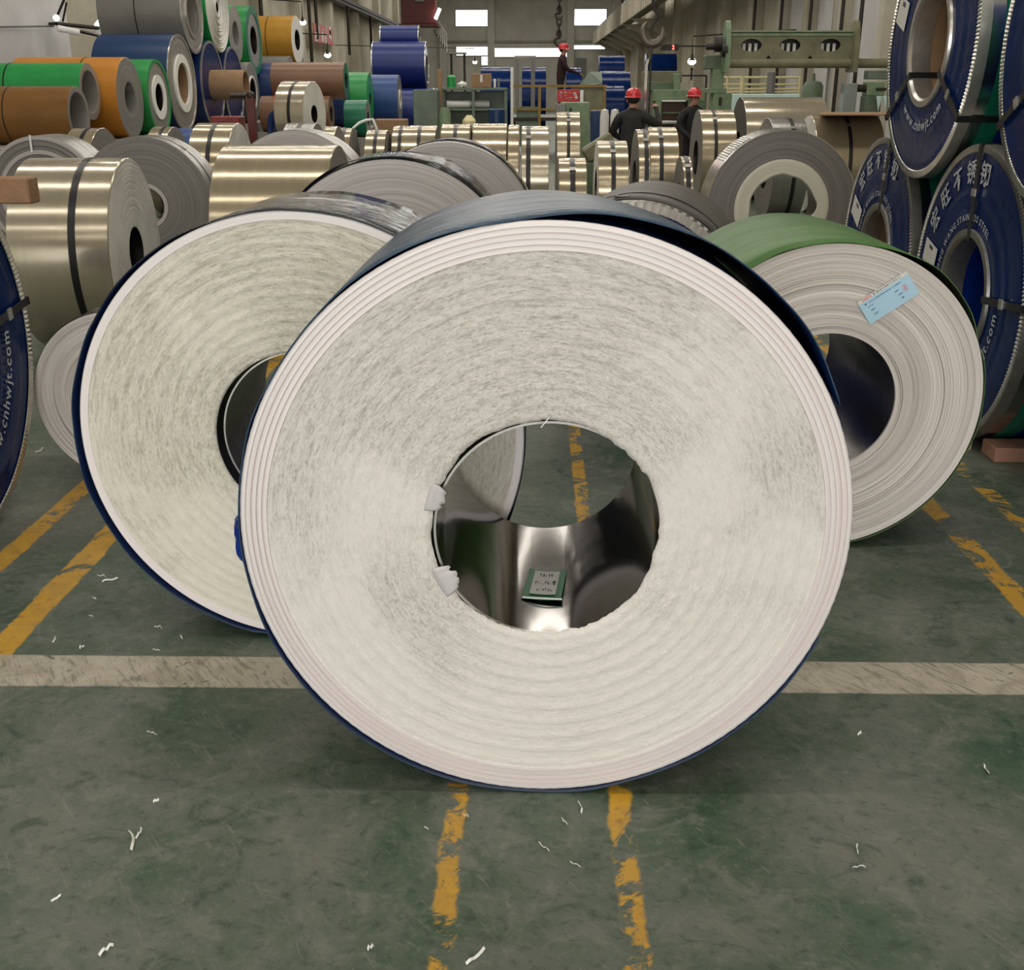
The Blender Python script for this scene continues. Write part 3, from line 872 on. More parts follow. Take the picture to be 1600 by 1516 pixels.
# ------------------------------------------------------------------ champagne coils
g1 = coil('slit_coil', 'broad champagne coil with a black strap and fibrous white end at the left', 'champagne coils', -2.645, 7.35, .612, .62, 'R', yaw=math.radians(4), r=.17,
          barrel='gold2', facem='face_white', bore='bore_dark', straps=(.36,), n=128, relief=.0018, strapw=.045)
coil('slit_coil', 'broad champagne coil lying right of the grey coil with a silver band', 'champagne coils', -1.35, 7.9, .64, .78, 'R', r=.25, barrel='gold', facem='face_grey', straps=(), n=96)
SL = [  # label, y, x0, x1, R, strap fraction
    ('strapped champagne coil beside the brown painted coil', 13.73, -5.52, -5.19, .60, .42, 'face_grey'),
    ('low champagne coil with a strap right of the blue offcut', 15.47, -5.13, -4.86, .58, .4, 'face_grey'),
    ('tall champagne coil with a strap below the red stand', 13.0, -3.80, -3.35, .64, .5, 'face_white'),
    ('dull coil at the foot of the raised white-ended champagne coil', 13.0, -2.78, -2.45, .64, .5, 'face_grey'),
    ('dark-ended coil left of the row of slit coils', 15.62, -2.69, -2.45, .57, .4, 'face_grey'),
    ('first slit coil of the long row, beside the dark-ended one', 16.06, -2.31, -2.03, .55, .5, 'face_grey'),
    ('narrow second slit coil of the long row', 16.5, -1.99, -1.80, .57, .4, 'face_grey'),
    ('third slit coil of the long row, broad with one strap', 15.79, -1.76, -1.31, .58, .5, 'face_grey'),
    ('fourth slit coil of the long row, below the grey shelf', 15.3, -1.20, -.82, .60, .5, 'face_grey'),
    ('fifth slit coil of the long row, broad and without strap', 15.59, -.80, -.34, .60, None, 'face_grey'),
    ('narrow sixth slit coil closing the long row', 15.04, -.31, -.17, .60, None, 'face_white'),
    ('pale slit coil nearer than the long row, with a strap near its edge', 13.24, -.12, .19, .62, .25, 'face_white'),
    ('tall narrow slit coil in front of the green cabinet', 18.11, .38, .74, .65, .5, 'face_grey'),
    ('low narrow slit coil in front of the tall narrow one', 11.26, .26, .53, .50, .5, 'face_grey'),
    ('slit coil between the low narrow one and the worker in charcoal', 12.74, .72, 1.05, .55, .5, 'face_white'),
    ('narrow slit coil right beside the worker in charcoal', 13.4, 1.21, 1.34, .60, .7, 'face_grey'),
    ('broad slit coil with a centre strap in front of the worker in charcoal', 14.2, 1.42, 1.77, .60, .4, 'face_grey'),
    ('small strapped slit coil left of the tall dark-sided one', 12.3, 1.60, 1.70, .48, .5, 'face_grey'),
    ('tall slit coil with a dark side, in front of the worker in black', 16.87, 2.42, 2.91, .68, .4, 'face_grey'),
    ('small dark coil peeking over the grey coil with the cream ring', 15.0, 3.06, 3.50, .645, .6, 'face_grey'),
    ('champagne coil with a pale end ring under the brown board', 16.0, 3.84, 4.75, .65, .5, 'face_white'),
]
for (lab, yy, x0, x1, R_, sf, fm) in SL:
    left = (x0 + x1) / 2 < 0
    coil('slit_coil', lab, 'champagne coils', x1 if left else x0, yy, R_, x1 - x0, 'R' if left else 'L', r=.25 if R_ > .5 else .2,
         barrel='greysteel' if 'dull' in lab or 'small dark' in lab else ('gold2' if 'pale slit' in lab else 'gold'), facem=fm, straps=() if sf is None else (sf,), n=64, strapw=.05)
coil('slit_coil', 'raised champagne coil with a white fibrous end, on two others', 'champagne coils', -2.61, 13.74, .37, .36, 'R', z=.99, yaw=math.radians(-11), r=.1, barrel='gold2', facem='face_white', straps=(.5,), strapw=.04)
coil('slit_coil', 'coil hidden behind the dull one, under the raised champagne coil', 'champagne coils', -2.45, 14.44, .60, .34, 'R', barrel='gold')
coil('steel_coil', 'wide bright steel coil with a dark left end below the green frame', 'champagne coils', 3.24, 18.05, .76, 1.25, 'L', barrel='gold2', facem='paper_dark', r=.25)
tag(B().add([(3.70, 14.95, 1.318), (5.0, 14.9, 1.318), (5.0, 16.7, 1.312), (4.2, 16.75, 1.312), (3.70, 14.95, 1.334), (5.0, 14.9, 1.334), (5.0, 16.7, 1.328), (4.2, 16.75, 1.328)],
            [(0, 3, 2, 1), (4, 5, 6, 7), (0, 1, 5, 4), (1, 2, 6, 5), (2, 3, 7, 6), (3, 0, 4, 7)]).done('cover_board', 'cardboard', smooth=None),
    'brown board lying flat on the champagne coil with the pale ring', 'board')

# ------------------------------------------------------------------ painted coils on the plinth at the left
PX = -5.9
struct(B().box(((XL + PX) / 2 + .5, 23.4, .4775), (PX - XL - .95, 19.5, .955)), 'storage_plinth', 'conc')
def pcoil(label, x, y, R, z0, W, paint, facem='face_steel', r=.25, yaw=0, **k):
    return coil('painted_coil', label, 'painted coils stacked at the left', x, y, R, W, 'R', z=z0, yaw=yaw, r=r, barrel=paint, facem=facem, **k)
pcoil('brown painted coil with a wide bore at the left edge', -5.9, 14.86, .36, .955, 2.0, 'p_brown', r=.285, straps=(.42,), bore='face_steel', strapw=.015)
pcoil('bright green coil with a wide bore lying above the brown one', -6.1, 15.86, .373, 1.232, 2.2, 'p_green', r=.275, straps=(.47,), bore='face_steel', strapw=.02)
pcoil('orange painted coil with bare steel end', -5.9, 16.85, .56, .955, 1.55, 'p_orange', r=.22, straps=(.36,), bore='face_steel', strapw=.015)
pcoil('green coil with a white ring in its end, beside the orange one', -5.87, 18.05, .56, .955, 1.0, 'p_green', r=.21, rings=((.21, .33, 'paper_ring', .02), (.51, .562, 'p_green', .012)))
pcoil('large dark blue coil with a white ring and brown core', -5.9, 19.45, .77, .955, 1.25, 'p_blue', r=.32, bore='cardboard', rings=((.33, .46, 'paper_ring', .03), (.73, .771, 'edge', .012)))
pcoil('blue coil with a brown core tube sticking out', -5.9, 21.3, .755, .955, 1.0, 'p_navy', facem='film_blue', r=.26, bore='cardboard', tube=(.225, .26, -.62, .5, 'cardboard'), rings=((.71, .757, 'edge', .012),))
pcoil('shiny blue film wrapped coil next to the brown core tube', -5.9, 22.82, .73, .955, 1.0, 'p_navy', facem='film_blue', r=.24, rings=((.69, .733, 'edge', .012),))
pcoil('grey coil with a white hoop in its end, behind the red stand', -5.9, 24.3, .607, .95, .9, 'p_grey', r=.30, rings=((.30, .345, 'paper_ring', .02),))
pcoil('purple grey film wrapped coil beside the brown coils', -5.75, 27.4, .63, .955, .9, 'p_navy', facem='film_black', r=.24)
pcoil('grey coil on top of the stack beside the floodlight', -5.9, 20.38, .64, 2.22, 1.42, 'p_grey', r=.34, bore='face_steel', straps=(.55,), strapw=.02, rings=((.34, .40, 'edge', .02), (.60, .645, 'edge', .01)))
pcoil('white ragged-ended coil on top of the stack', -5.9, 22.06, .787, 2.285, 1.0, 'p_green', facem='face_white', r=.09, relief=.02)
pcoil('green coil with a grey end on top, right of the white ragged one', -6.07, 23.95, .55, 2.14, .9, 'p_green', r=.24, bore='face_steel')
pcoil('emerald green coil with a green rim on top, near the yellow one', -6.33, 26.55, .72, 1.95, .8, 'p_green', facem='face_steel', r=.30, rings=((.56, .722, 'p_teal', .015),))
pcoil('yellow painted coil with white paper end', -6.33, 31.5, .60, 2.27, 1.0, 'p_yellow', facem='paper_ring', r=.26, straps=(.7,), yaw=math.radians(-4), strapw=.02)
for yy_, R__, lab_ in ((25.75, .6, 'grey coil under the emerald green one'), (30.7, .75, 'first grey coil under the yellow one'), (32.3, .75, 'second grey coil under the yellow one')):
    pcoil(lab_, -6.4, yy_, R__, .955, .9, 'p_grey')
coil('painted_coil', 'rust brown coil with a green rim below the yellow coil', 'painted coils stacked at the left', -3.98, 24.75, .37, 1.55, 'R', z=1.43, r=.16, barrel='p_rust', facem='p_teal')
coil('painted_coil', 'lower rust brown coil under the green-rimmed one', 'painted coils stacked at the left', -4.25, 24.25, .36, 1.45, 'R', z=.78, r=.16, barrel='p_rust', facem='p_rust')
struct(B().box((-4.85, 24.6, .39), (1.9, 1.5, .78)), 'storage_block', 'conc')
tag(B().lathe([(.40, 0), (.42, .1), (.42, .7), (.40, .8)], 40, 'X').done('blue_offcut_roll', 'p_midblue', loc=(-5.45, 16.7, .68)), 'blue roll lying low between the orange coil and champagne coils', 'roll')
struct(B().box((-5.05, 16.7, .13), (1.0, .9, .26)), 'storage_pad', 'conc')
# group further back
for (lab, x, yy, R_, z0, W_, pm, fm, rings) in [
    ('blue painted coil with a white core ring, at the end of the left stack', -3.46, 30.08, .60, .78, .95, 'p_midblue', 'face_steel', ((.16, .24, 'paper_ring', .02),)),
    ('emerald green coil between the navy and blue ones', -4.05, 28.8, .62, .78, .55, 'p_green', 'p_green', ()),
    ('narrow navy coil behind the rust brown coils', -4.45, 27.5, .58, .78, .5, 'p_navy', 'p_navy', ()),
    ('dark green low coil right of the lower rust brown coil', -3.75, 26.2, .40, .60, .5, 'p_teal', 'face_steel', ())]:
    coil('painted_coil', lab, 'painted coils stacked at the left', x, yy, R_, W_, 'R', z=z0, r=.15, barrel=pm, facem=fm, rings=rings)
struct(B().box((-4.2, 28.4, .30), (1.7, 5.2, .60)).box((-4.2, 28.9, .69), (1.7, 3.9, .18)), 'storage_block_rear', 'conc')
# blue film-wrapped stack near the crane cabin
for (lab, x, yy, z0, R_, W_) in [('large blue film-wrapped coil in the tall blue stack', -3.0, 33.0, 1.65, .62, 1.5),
                                 ('top blue coil of the tall blue stack', -3.25, 33.55, 2.73, .30, 1.1),
                                 ('lower blue coil of the tall blue stack', -2.75, 32.3, .45, .60, 1.3),
                                 ('low blue coil at the rear of the tall blue stack', -2.75, 33.75, .45, .60, 1.3)]:
    rt = coil('wrapped_coil', lab, 'blue wrapped coils in tall stack', x, yy, R_, W_, 'R', z=z0, r=R_ * .4, barrel='p_stackblue', facem='film_black', rings=((R_ - .05, R_ + .006, 'edge', .012),))
    B().lathe([(R_ + .002, W_ - .03), (R_ + .006, W_ - .03), (R_ + .006, W_), (R_ + .002, W_)], 48).done('edge_band', 'edge', rt, (0, 0, R_))
struct(B().box((-3.4, 33.0, .22), (2.0, 3.2, .45)), 'storage_base', 'conc')

# ------------------------------------------------------------------ blue printed coils
blue_coil('blue printed coil cut off by the left edge, with a black strap', -2.13, 3.80, .725, 1.2, 'R', r=.37, bore='bore', strap_ang=(0.12,), big=True, text_mid=math.radians(100), url_mid=math.radians(-34))
blue_coil('lower blue printed coil with a dark blue bore, resting beside pink timber', 2.117, 5.37, .70, 1.15, 'L', r=.27, bore='film_bluebright', strap_ang=(math.radians(5), math.radians(90)), text_mid=math.radians(115), url_mid=math.radians(-45), sticker=(math.radians(166), .52, .12, .18), edge='edge_dull')
blue_coil('lower blue printed coil with a slanted white label, behind the green film coil', 2.134, 6.9, .684, 1.15, 'L', r=.26, bore='cardboard', strap_ang=(math.radians(80),), text_mid=math.radians(100), url_mid=None, sticker=(math.radians(155), .50, .13, .20), edge='edge_dull')
blue_coil('upper blue printed coil with a brown cardboard bore and black strap', 2.068, 6.15, .667, 1.1, 'L', z=1.20, r=.27, bore='cardboard', strap_ang=(math.radians(-32), math.radians(214)), text_mid=math.radians(-95), url_mid=math.radians(-88), big=False, sticker=(math.radians(160), .52, .15, .17))
blue_coil('upper blue printed coil cut off by the right edge', 2.07, 4.55, .64, 1.1, 'L', z=1.19, r=.26, bore='cardboard', strap_ang=(math.radians(212),), text_mid=math.radians(-95), url_mid=math.radians(-88), big=False, sticker=(math.radians(150), .48, .16, .17))
blue_coil('lower blue printed coil nearest to the camera on the right', 2.12, 3.74, .69, 1.1, 'L', r=.27, strap_ang=(0,))
tag(B().box((2.60, 4.95, .035), (.85, .16, .07), bev=.004).done('timber_block', 'wood_red'), 'pinkish timber block under the blue coil at the right edge', 'timber')
tag(B().box((2.62, 6.0, .03), (.85, .12, .06), bev=.004).done('timber_block', 'wood_red'), 'timber chock behind the lower right blue coil', 'timber')
tag(B().box((-2.50, 4.41, 1.272), (1.06, .10, .10), bev=.006).done('timber_block', 'wood'), 'squared brown timber lying on top of the blue coil at the left', 'timber')


# ------------------------------------------------------------------ machinery and fittings further back
def at(px, py, Y):
    """point of the line of sight through a photo point at distance Y down the hall"""
    fx, fy = (px - 800) / FPX, (758 - py) / FPX
    F = Vector((-math.sin(ps) * math.cos(th), math.cos(ps) * math.cos(th), -math.sin(th)))
    R = Vector((math.cos(ps), math.sin(ps), 0)); U = Vector((-math.sin(ps) * math.sin(th), math.cos(ps) * math.sin(th), math.cos(th)))
    d = F + R * fx + U * fy; d *= Y / d.y
    return d.x, 1.65 + d.z


def bx(x0, y0, x1, y1, Y, dep, b=None, bev=.01, zmin=None):
    a = at(x0, y1, Y); c = at(x1, y0, Y)
    zl = a[1] if zmin is None else zmin
    return (b or B()).box(((a[0] + c[0]) / 2, Y + dep / 2, (zl + c[1]) / 2), (c[0] - a[0], dep, c[1] - zl), bev=bev)


# mandrel frame
Y = 19.5
X0, Z0 = at(1135, 105, Y); X1, Z1 = at(1335, 48, Y)
mf = empty('mandrel_frame', ((X0 + X1) / 2, Y, 0), 0, 'green steel frame with three oval holes held up between two posts', 'machine')
ox = (X0 + X1) / 2
V = []; F = []; NN = 32
L = X1 - X0; Hh = Z1 - Z0 - .16
for hc in range(3):
    cx = -L / 2 + L * (hc + .5) / 3; zc = Z0 + .13 + Hh / 2; k0 = len(V)
    hxc = -L / 2 + L * (.19, .5, .82)[hc]
    for j in range(NN):
        a = 2 * PI * j / NN; c_, s_ = math.cos(a), math.sin(a)
        V.append((hxc + .17 * c_, 0, zc + .01 + .10 * s_))
        m_ = max(abs(c_) / (L / 6), abs(s_) / (Hh / 2)); V.append((cx + c_ / m_, 0, zc + s_ / m_))
    for j in range(NN):
        k = (j + 1) % NN; F.append((k0 + 2 * j, k0 + 2 * j + 1, k0 + 2 * k + 1, k0 + 2 * k))
o = link('holed_plate', mesh('holed_plate', V, F), 'olive', mf); o.modifiers.new('s', 'SOLIDIFY').thickness = .03
B().box((0, .10, Z1 - .02), (L, .24, .05), bev=.008).box((0, .0, Z1 - .05), (L, .04, .07), bev=.008).done('top_flange', 'mgreen', mf)
B().tube([(-L / 2, .02, Z0 + .06), (L / 2 + .62, .02, Z0 + .06)], .075, 16).done('lower_tube', 'olive', mf)
B().box((0, .34, (Z0 + Z1) / 2), (L, .03, Z1 - Z0 - .1)).done('rear_plate', 'iron', mf)
for hc in range(3):
    hxc = -L / 2 + L * (.19, .5, .82)[hc]
    for q in (-.1, 0, .1):
        B().tube([(hxc + q, .14, (Z0 + Z1) / 2 - .07), (hxc + q, .14, (Z0 + Z1) / 2 + .09)], .028, 10).done('roller', 'white', mf)
for sgn, nm in ((-1, 'end_flange'), (1, 'end_flange')):
    V = []; xx = sgn * (L / 2 + .02)
    pr = [(-.32, Z0 - .08), (.34, Z0 - .08), (.42, Z0 + .25), (.30, Z1 - .02), (.14, Z1 + .12), (.02, Z1 + .16), (-.10, Z1 + .13), (-.20, Z1 + .02), (-.30, Z0 + .3)]
    for e_ in (-.04, .04): V += [(xx + e_, p_[0] * .7, p_[1]) for p_ in pr]
    n_ = len(pr); F = [tuple(range(n_ - 1, -1, -1)), tuple(range(n_, 2 * n_))] + [(i, (i + 1) % n_, (i + 1) % n_ + n_, i + n_) for i in range(n_)]
    link(nm, mesh(nm, V, F), 'mgreen' if sgn < 0 else 'olive', mf)
B().tube([(-L / 2 - .36, -.02, Z0 + .32), (-L / 2 - .02, -.02, Z0 + .32)], .055, 10).tube([(-L / 2 - .22, -.02, Z0 + .36), (-L / 2 - .10, -.02, Z0 + .36)], .13, 12).tube([(-L / 2 - .12, -.12, Z0 + .26), (-L / 2 - .03, -.12, Z0 + .26)], .11, 12).done('drive_coupling', 'iron', mf)
# its post
Y = 19.7
pp = at(1122, 150, Y)
po = empty('machine_post', (pp[0], Y, 0), 0, 'green machine post carrying the left end of the holed frame', 'machine')
def loc(b): b.v = [(p[0] - pp[0], p[1] - Y, p[2]) for p in b.v]; return b
loc(bx(1102, 86, 1131, 108, Y, .35)).done('bearing_block', 'mgreen_dk', po)
loc(bx(1112, 107, 1132, 142, Y, .3)).done('column', 'mgreen', po)
loc(bx(1106, 138, 1136, 146, Y, .4)).done('cap_plate', 'mgreen', po)
loc(bx(1112, 146, 1144, 200, Y, .5, zmin=0)).done('pedestal', 'mgreen', po)
loc(bx(1123, 152, 1128, 165, Y - .03, .03)).done('slot', 'iron', po)
# low panel box in a plain pale cyan colour, behind the bright coil
tag(bx(1143, 147, 1250, 190, 22.5, .5, zmin=0).done('pale_cyan_box', 'pale_cyan'), 'pale cyan low panel box behind the wide bright coil', 'cabinet')
rl_ = empty('safety_railing', (at(1130, 120, 24)[0], 24, 0), 0, 'cream safety railing in front of the right wall panels', 'railing')
r0 = at(1130, 120, 24)[0]
for py in (121, 132, 139, 144):
    a = at(1130, py, 24); c = at(1250, py, 24)
    B().tube([(0, 0, a[1]), (c[0] - r0, 0, a[1])], .022, 8).done('rail', 'cream_rail', rl_)
for px, rad in ((1137, .03), (1160, .045), (1250, .03)):
    a = at(px, 119, 24); B().tube([(a[0] - r0, 0, 0), (a[0] - r0, 0, a[1])], rad, 8).done('post', 'cream_rail', rl_)
a = at(1206, 113, 23.6); tag(B().tube([(a[0], 23.6, 0), (a[0], 23.6, a[1])], .085, 14).done('steel_bollard', 'p_grey'), 'thick grey bollard standing before the cream railing', 'bollard')
a = at(1271, 128, 23); tag(B().lathe([(0, 0), (.20, 0), (.20, a[1] - .08), (.15, a[1]), (.04, a[1] + .02), (.02, a[1] + .16), (0, a[1] + .16)], 24, 'Z', (a[0], 23, 0)).done('gas_tank', 'mgreen_dk'), 'dark rounded tank standing right of the cream railing', 'tank')
a = at(1293, 150, 22.4); tag(B().tube([(a[0], 22.4, 0), (a[0], 22.4, 4.2)], .05, 10).done('steel_post', 'silver'), 'bright thin steel post right of the dark tank', 'post')
mm = empty('slitter_unit', (at(1360, 150, 19)[0], 19, 0), 0, 'green slitting unit with a grey guard left of the big blue stack', 'machine')
m0 = at(1360, 150, 19)[0]
def lm(b): b.v = [(p[0] - m0, p[1] - 19, p[2]) for p in b.v]; return b
lm(bx(1316, 130, 1341, 176, 19, .25, zmin=0)).done('guard', 'glass', mm)
lm(bx(1354, 128, 1384, 150, 19, .3)).done('head', 'mgreen', mm)
lm(bx(1357, 110, 1392, 124, 19.2, .3)).done('motor', 'mgreen_grey', mm)
lm(bx(1350, 150, 1378, 176, 19, .3, zmin=0)).done('body', 'mgreen_dk', mm)
lm(B().tube([(at(1342, 138, 19)[0], 19.1, at(1342, 138, 19)[1]), (at(1356, 138, 19)[0], 19.1, at(1356, 138, 19)[1])], .06, 12)).done('shaft', 'iron', mm)
lm(bx(1369, 137, 1386, 142, 18.97, .03)).done('slot', 'iron', mm)
for px in (1374, 1384):
    a = at(px, 152, 18.9); lm(B().lathe([(0, -.22), (.05, .0), (.05, .02), (0, .02)], 12, 'Z', (a[0], 18.9, a[1]))).done('cone', 'pale_cyan', mm)

# middle machine
mc = empty('press_machine', (at(1050, 160, 24)[0], 24, 0), 0, 'green press with a dark opening behind the two workers', 'machine')
c0 = at(1050, 160, 24)[0]
def lc_(b): b.v = [(p[0] - c0, p[1] - 24, p[2]) for p in b.v]; return b
lc_(bx(1008, 111, 1066, 129, 24.3, .9)).done('upper_housing', 'olive', mc)
lc_(bx(1012, 128, 1052, 142, 24.2, .8)).done('middle_housing', 'mgreen_dk', mc)
lc_(bx(1052, 115, 1064, 142, 24.1, .3)).done('side_post', 'mgreen', mc)
lc_(bx(1020, 140, 1103, 158, 24.0, .9)).done('crosshead', 'mgreen', mc)
lc_(bx(1022, 156, 1034, 215, 24.0, .6, zmin=0)).done('leg', 'mgreen', mc)
lc_(bx(1072, 156, 1103, 215, 24.0, .6, zmin=0)).done('leg', 'mgreen_dk', mc)
lc_(bx(1034, 157, 1072, 200, 24.5, .3, zmin=0)).done('inner_panel', 'rust_panel' if 'rust_panel' in MT else 'p_rust', mc)
lc_(bx(1034, 157, 1072, 159, 23.95, .05)).done('bright_edge', 'white', mc)
lc_(bx(1034, 175, 1072, 178, 24.1, .3)).done('shelf', 'mgreen_dk', mc)
lc_(bx(1028, 189, 1064, 194, 23.4, .6)).done('feed_table', 'silver', mc)
lc_(bx(1040, 194, 1052, 215, 23.6, .2, zmin=0)).done('table_leg', 'iron', mc)
# dark rail with valve in front of right wall
vr = empty('valve_rail', (at(1085, 118, 25)[0], 25.6, 0), 0, 'thin dark handrail with a valve before the beige wall', 'railing')
v0 = at(1085, 118, 25.6)[0]; za = at(1085, 118, 25.6)[1]
B().tube([(-.30, 0, za), (.35, 0, za)], .02, 8).done('rail', 'iron', vr)
for q in (-.3, .35): B().tube([(q, 0, 0), (q, 0, za)], .02, 8).done('post', 'iron', vr)
B().tube([(.02, 0, za - .1), (.02, 0, za + .12)], .02, 8).sph((.02, 0, za + .13), .035).done('valve', 'iron', vr)
# grey shelf bench
Y = 23.0
xa = at(692, 138, Y)[0]; xb = at(790, 138, Y)[0]; zt = at(700, 139, Y)[1]
sb = empty('tool_bench', ((xa + xb) / 2, Y, 0), 0, 'grey green open tool bench with paper rolls on its shelf', 'bench')
hw = (xb - xa) / 2
B().box((0, .3, zt), (2 * hw + .06, .66, .05), bev=.006).done('bench_top', 'mgreen_grey', sb)
for xx in (-hw, -.02, hw): 
    for yy in (.02, .58): B().box((xx, yy, zt / 2), (.05, .05, zt)).done('leg', 'mgreen_grey', sb)
for zz in (at(700, 171, Y)[1], .45): B().box((0, .3, zz), (2 * hw, .58, .04)).done('shelf', 'mgreen_grey', sb)
B().box((0, .6, zt / 2), (2 * hw, .02, zt - .1)).done('back_panel', 'mgreen_grey', sb)
def top_item(px0, py0, px1, name, mat, label, cat, shape='box', Yo=.25, zb_=None, dp=.25):
    a = at(px0, py0, Y + Yo); c = at(px1, py0, Y + Yo); zb2 = zt + .026 if zb_ is None else zb_; wd = c[0] - a[0]; cx = (a[0] + c[0]) / 2; hh = a[1] - zb2
    if shape == 'box': b = B().box((cx, Y + Yo, zb2 + hh / 2), (wd, dp, hh), bev=.012)
    elif shape == 'cyl': b = B().lathe([(0, 0), (wd / 2, 0), (wd / 2, hh * .8), (wd * .38, hh * .92), (wd * .15, hh), (0, hh)], 20, 'Z', (cx, Y + Yo, zb2))
    elif shape == 'bag':
        b = B().sph((cx, Y + Yo, zb2 + hh / 2), (wd / 2, .1, hh / 2), 12, 8); r_ = random.Random(3); b.v = [(p[0] + r_.uniform(-.02, .02), p[1] + r_.uniform(-.02, .02), max(zb2, p[2] + r_.uniform(-.02, .02))) for p in b.v]
    return tag(b.done(name, mat), label, cat)
bxo = top_item(737, 115, 768, 'cardboard_box', 'cardboard', 'brown cardboard box with tape standing on the tool bench', 'box')
a = at(752, 116, Y + .12); B().box((a[0], Y + .12, a[1] - .08), (.05, .006, .14)).done('tape', 'label_white', bxo)
top_item(698, 117, 712, 'paint_can', 'p_green', 'green round tin standing on the tool bench', 'tin', 'cyl')
top_item(715, 128, 730, 'clear_bag', 'white', 'crumpled pale plastic bag on the bench beside the green tin', 'bag', 'bag')
top_item(771, 123, 775, 'spray_bottle', 'white', 'first small white bottle right of the cardboard box', 'bottle', 'cyl')
top_item(777, 122, 781, 'spray_bottle', 'p_grey', 'second small grey bottle right of the cardboard box', 'bottle', 'cyl')
top_item(683, 108, 690, 'leaning_board', 'cardboard', 'narrow pale board leaning beside the green tin', 'board', 'box', -.12, 0, .05)
zs = at(700, 171, Y)[1] + .021
for (pa, pb, py, lab) in (((698, 164), (734, 155), 0, 'lower pale paper roll on the tool bench shelf'), ((720, 160), (764, 151), 0, 'upper pale paper roll on the tool bench shelf')):
    a = at(pa[0], pa[1], Y + .15); c = at(pb[0], pb[1], Y + .15); dy = .0 if lab.startswith('lower') else .2
    z_ = zs + .075
    tag(B().tube([(a[0], Y + .14 + dy, z_), (c[0], Y + .18 + dy, z_)], .07, 14).done('paper_roll', 'label_white'), lab, 'roll', 'paper rolls on the tool bench')
tag(bx(646, 140, 683, 176, 22.2, .6, zmin=0).done('steel_locker', 'mgreen_grey'), 'grey green steel locker left of the tool bench', 'cabinet')
a = at(695, 168, 21.8); tag(B().lathe([(0, 0), (.11, 0), (.11, a[1] - .1), (.08, a[1]), (0, a[1])], 18, 'Z', (a[0], 21.8, 0)).done('oil_drum', 'mgreen'), 'slim pale green cylinder standing before the tool bench', 'drum')
a = at(776, 170, 21.9); tag(B().lathe([(0, 0), (.16, 0), (.16, a[1] - .02), (.14, a[1]), (0, a[1])], 20, 'Z', (a[0], 21.9, 0)).done('oil_drum', 'p_blue'), 'dark blue drum before the right end of the tool bench', 'drum')
a = at(733, 180, 21.9); tag(B().lathe([(0, 0), (.13, 0), (.13, a[1] - .1), (.05, a[1]), (0, a[1])], 16, 'Z', (a[0], 21.9, 0)).done('gas_bottle', 'cream_rail'), 'yellowish bottle standing in the middle before the tool bench', 'bottle')
# brown strapped bundle (pale) below the locker
coil('slit_coil', 'short slit coil showing its strap below the steel locker', 'champagne coils', at(683, 180, 18)[0], 18.0, .55, .42, 'R', r=.2, barrel='gold', straps=(.5,), strapw=.05)

# operator platform
Y = 28.5
xa = at(800, 134, Y)[0]; xb = at(945, 134, Y)[0]; zr = at(870, 134.5, Y)[1]
pf = empty('operator_platform', ((xa + xb) / 2, Y, 0), 0, 'raised operator platform with an ochre painted rail', 'platform')
p0 = (xa + xb) / 2; hw = (xb - xa) / 2
B().box((0, 1.7, .93), (2 * hw, 3.4, .08)).done('deck', 'iron', pf)
for xx in (-hw, -hw + .68, hw): B().box((xx, 0, zr / 2), (.07, .07, zr)).done('post', 'ochre', pf)
for xx in (-hw, hw): B().box((xx, 3.35, .46), (.08, .08, .92)).done('leg', 'iron', pf)
B().box((0, 0, zr), (2 * hw + .1, .06, .06)).done('top_rail', 'ochre', pf)
B().box((0, 0, at(870, 171, Y)[1]), (2 * hw, .05, .05)).done('middle_rail', 'ochre', pf)
B().box((hw * .62, .03, (zr + at(870, 171, Y)[1]) / 2), (hw * .7, .02, zr - at(870, 171, Y)[1] - .06)).done('infill_panel', 'olive', pf)
B().box((-hw * .66, .05, .75), (.55, .05, .95)).done('infill_panel', 'mgreen_grey', pf)
sg = bx(871, 140, 905, 160, Y - .06, .03).done('red_notice', 'sign_red'); tag(sg, 'red notice with pale strokes hung on the ochre platform rail', 'sign')
b = B(); r_ = random.Random(9)
for i in range(4):
    for q in range(5):
        a = at(876 + i * 7.5 + r_.uniform(-1, 2), 144 + r_.uniform(0, 11), Y - .06); b.box((a[0], Y - .063, a[1]), (r_.choice((.02, .06)), .004, r_.choice((.02, .06))), Matrix.Rotation(r_.uniform(-.5, .5), 3, 'Y'))
b.done('pale_strokes', 'label_white', sg, smooth=None)
tag(bx(906, 141, 912, 160, Y - .08, .05).done('white_plate', 'white'), 'narrow white plate right of the red notice', 'plate')
cs = empty('control_console', (at(922, 125, 29.6)[0], 29.6, .97), 0, 'sloped grey green control console in front of the platform worker', 'console')
q0 = at(922, 125, 29.6)[0]; za = at(922, 112, 29.6)[1] - .97
V = [(-.28, -.25, 0), (.30, -.25, 0), (.30, .25, 0), (-.28, .25, 0), (-.28, -.25, za * .62), (.30, -.25, za * .75), (.30, .25, za), (.0, .25, za), (-.28, .25, za * .7)]
link('console_body', mesh('console_body', V, [(0, 3, 2, 1), (0, 1, 5, 4), (1, 2, 6, 5), (2, 3, 8, 7, 6), (3, 0, 4, 8), (4, 5, 6, 7, 8)]), 'mgreen_grey', cs)
B().tube([(.12, -.27, za * .45), (.12, -.24, za * .45)], .06, 14).done('dial', 'label_white', cs)
gc_ = bx(876, 160, 922, 250, 20.2, .6, zmin=0).done('green_cabinet', 'mgreen'); tag(gc_, 'pale green steel cabinet behind the tall narrow slit coil', 'cabinet')
bx(890, 168, 893, 176, 20.17, .03).done('handle', 'iron', gc_)
bx(868, 162, 884, 178, 20.0, .2).done('grey_duct', 'p_grey', gc_)
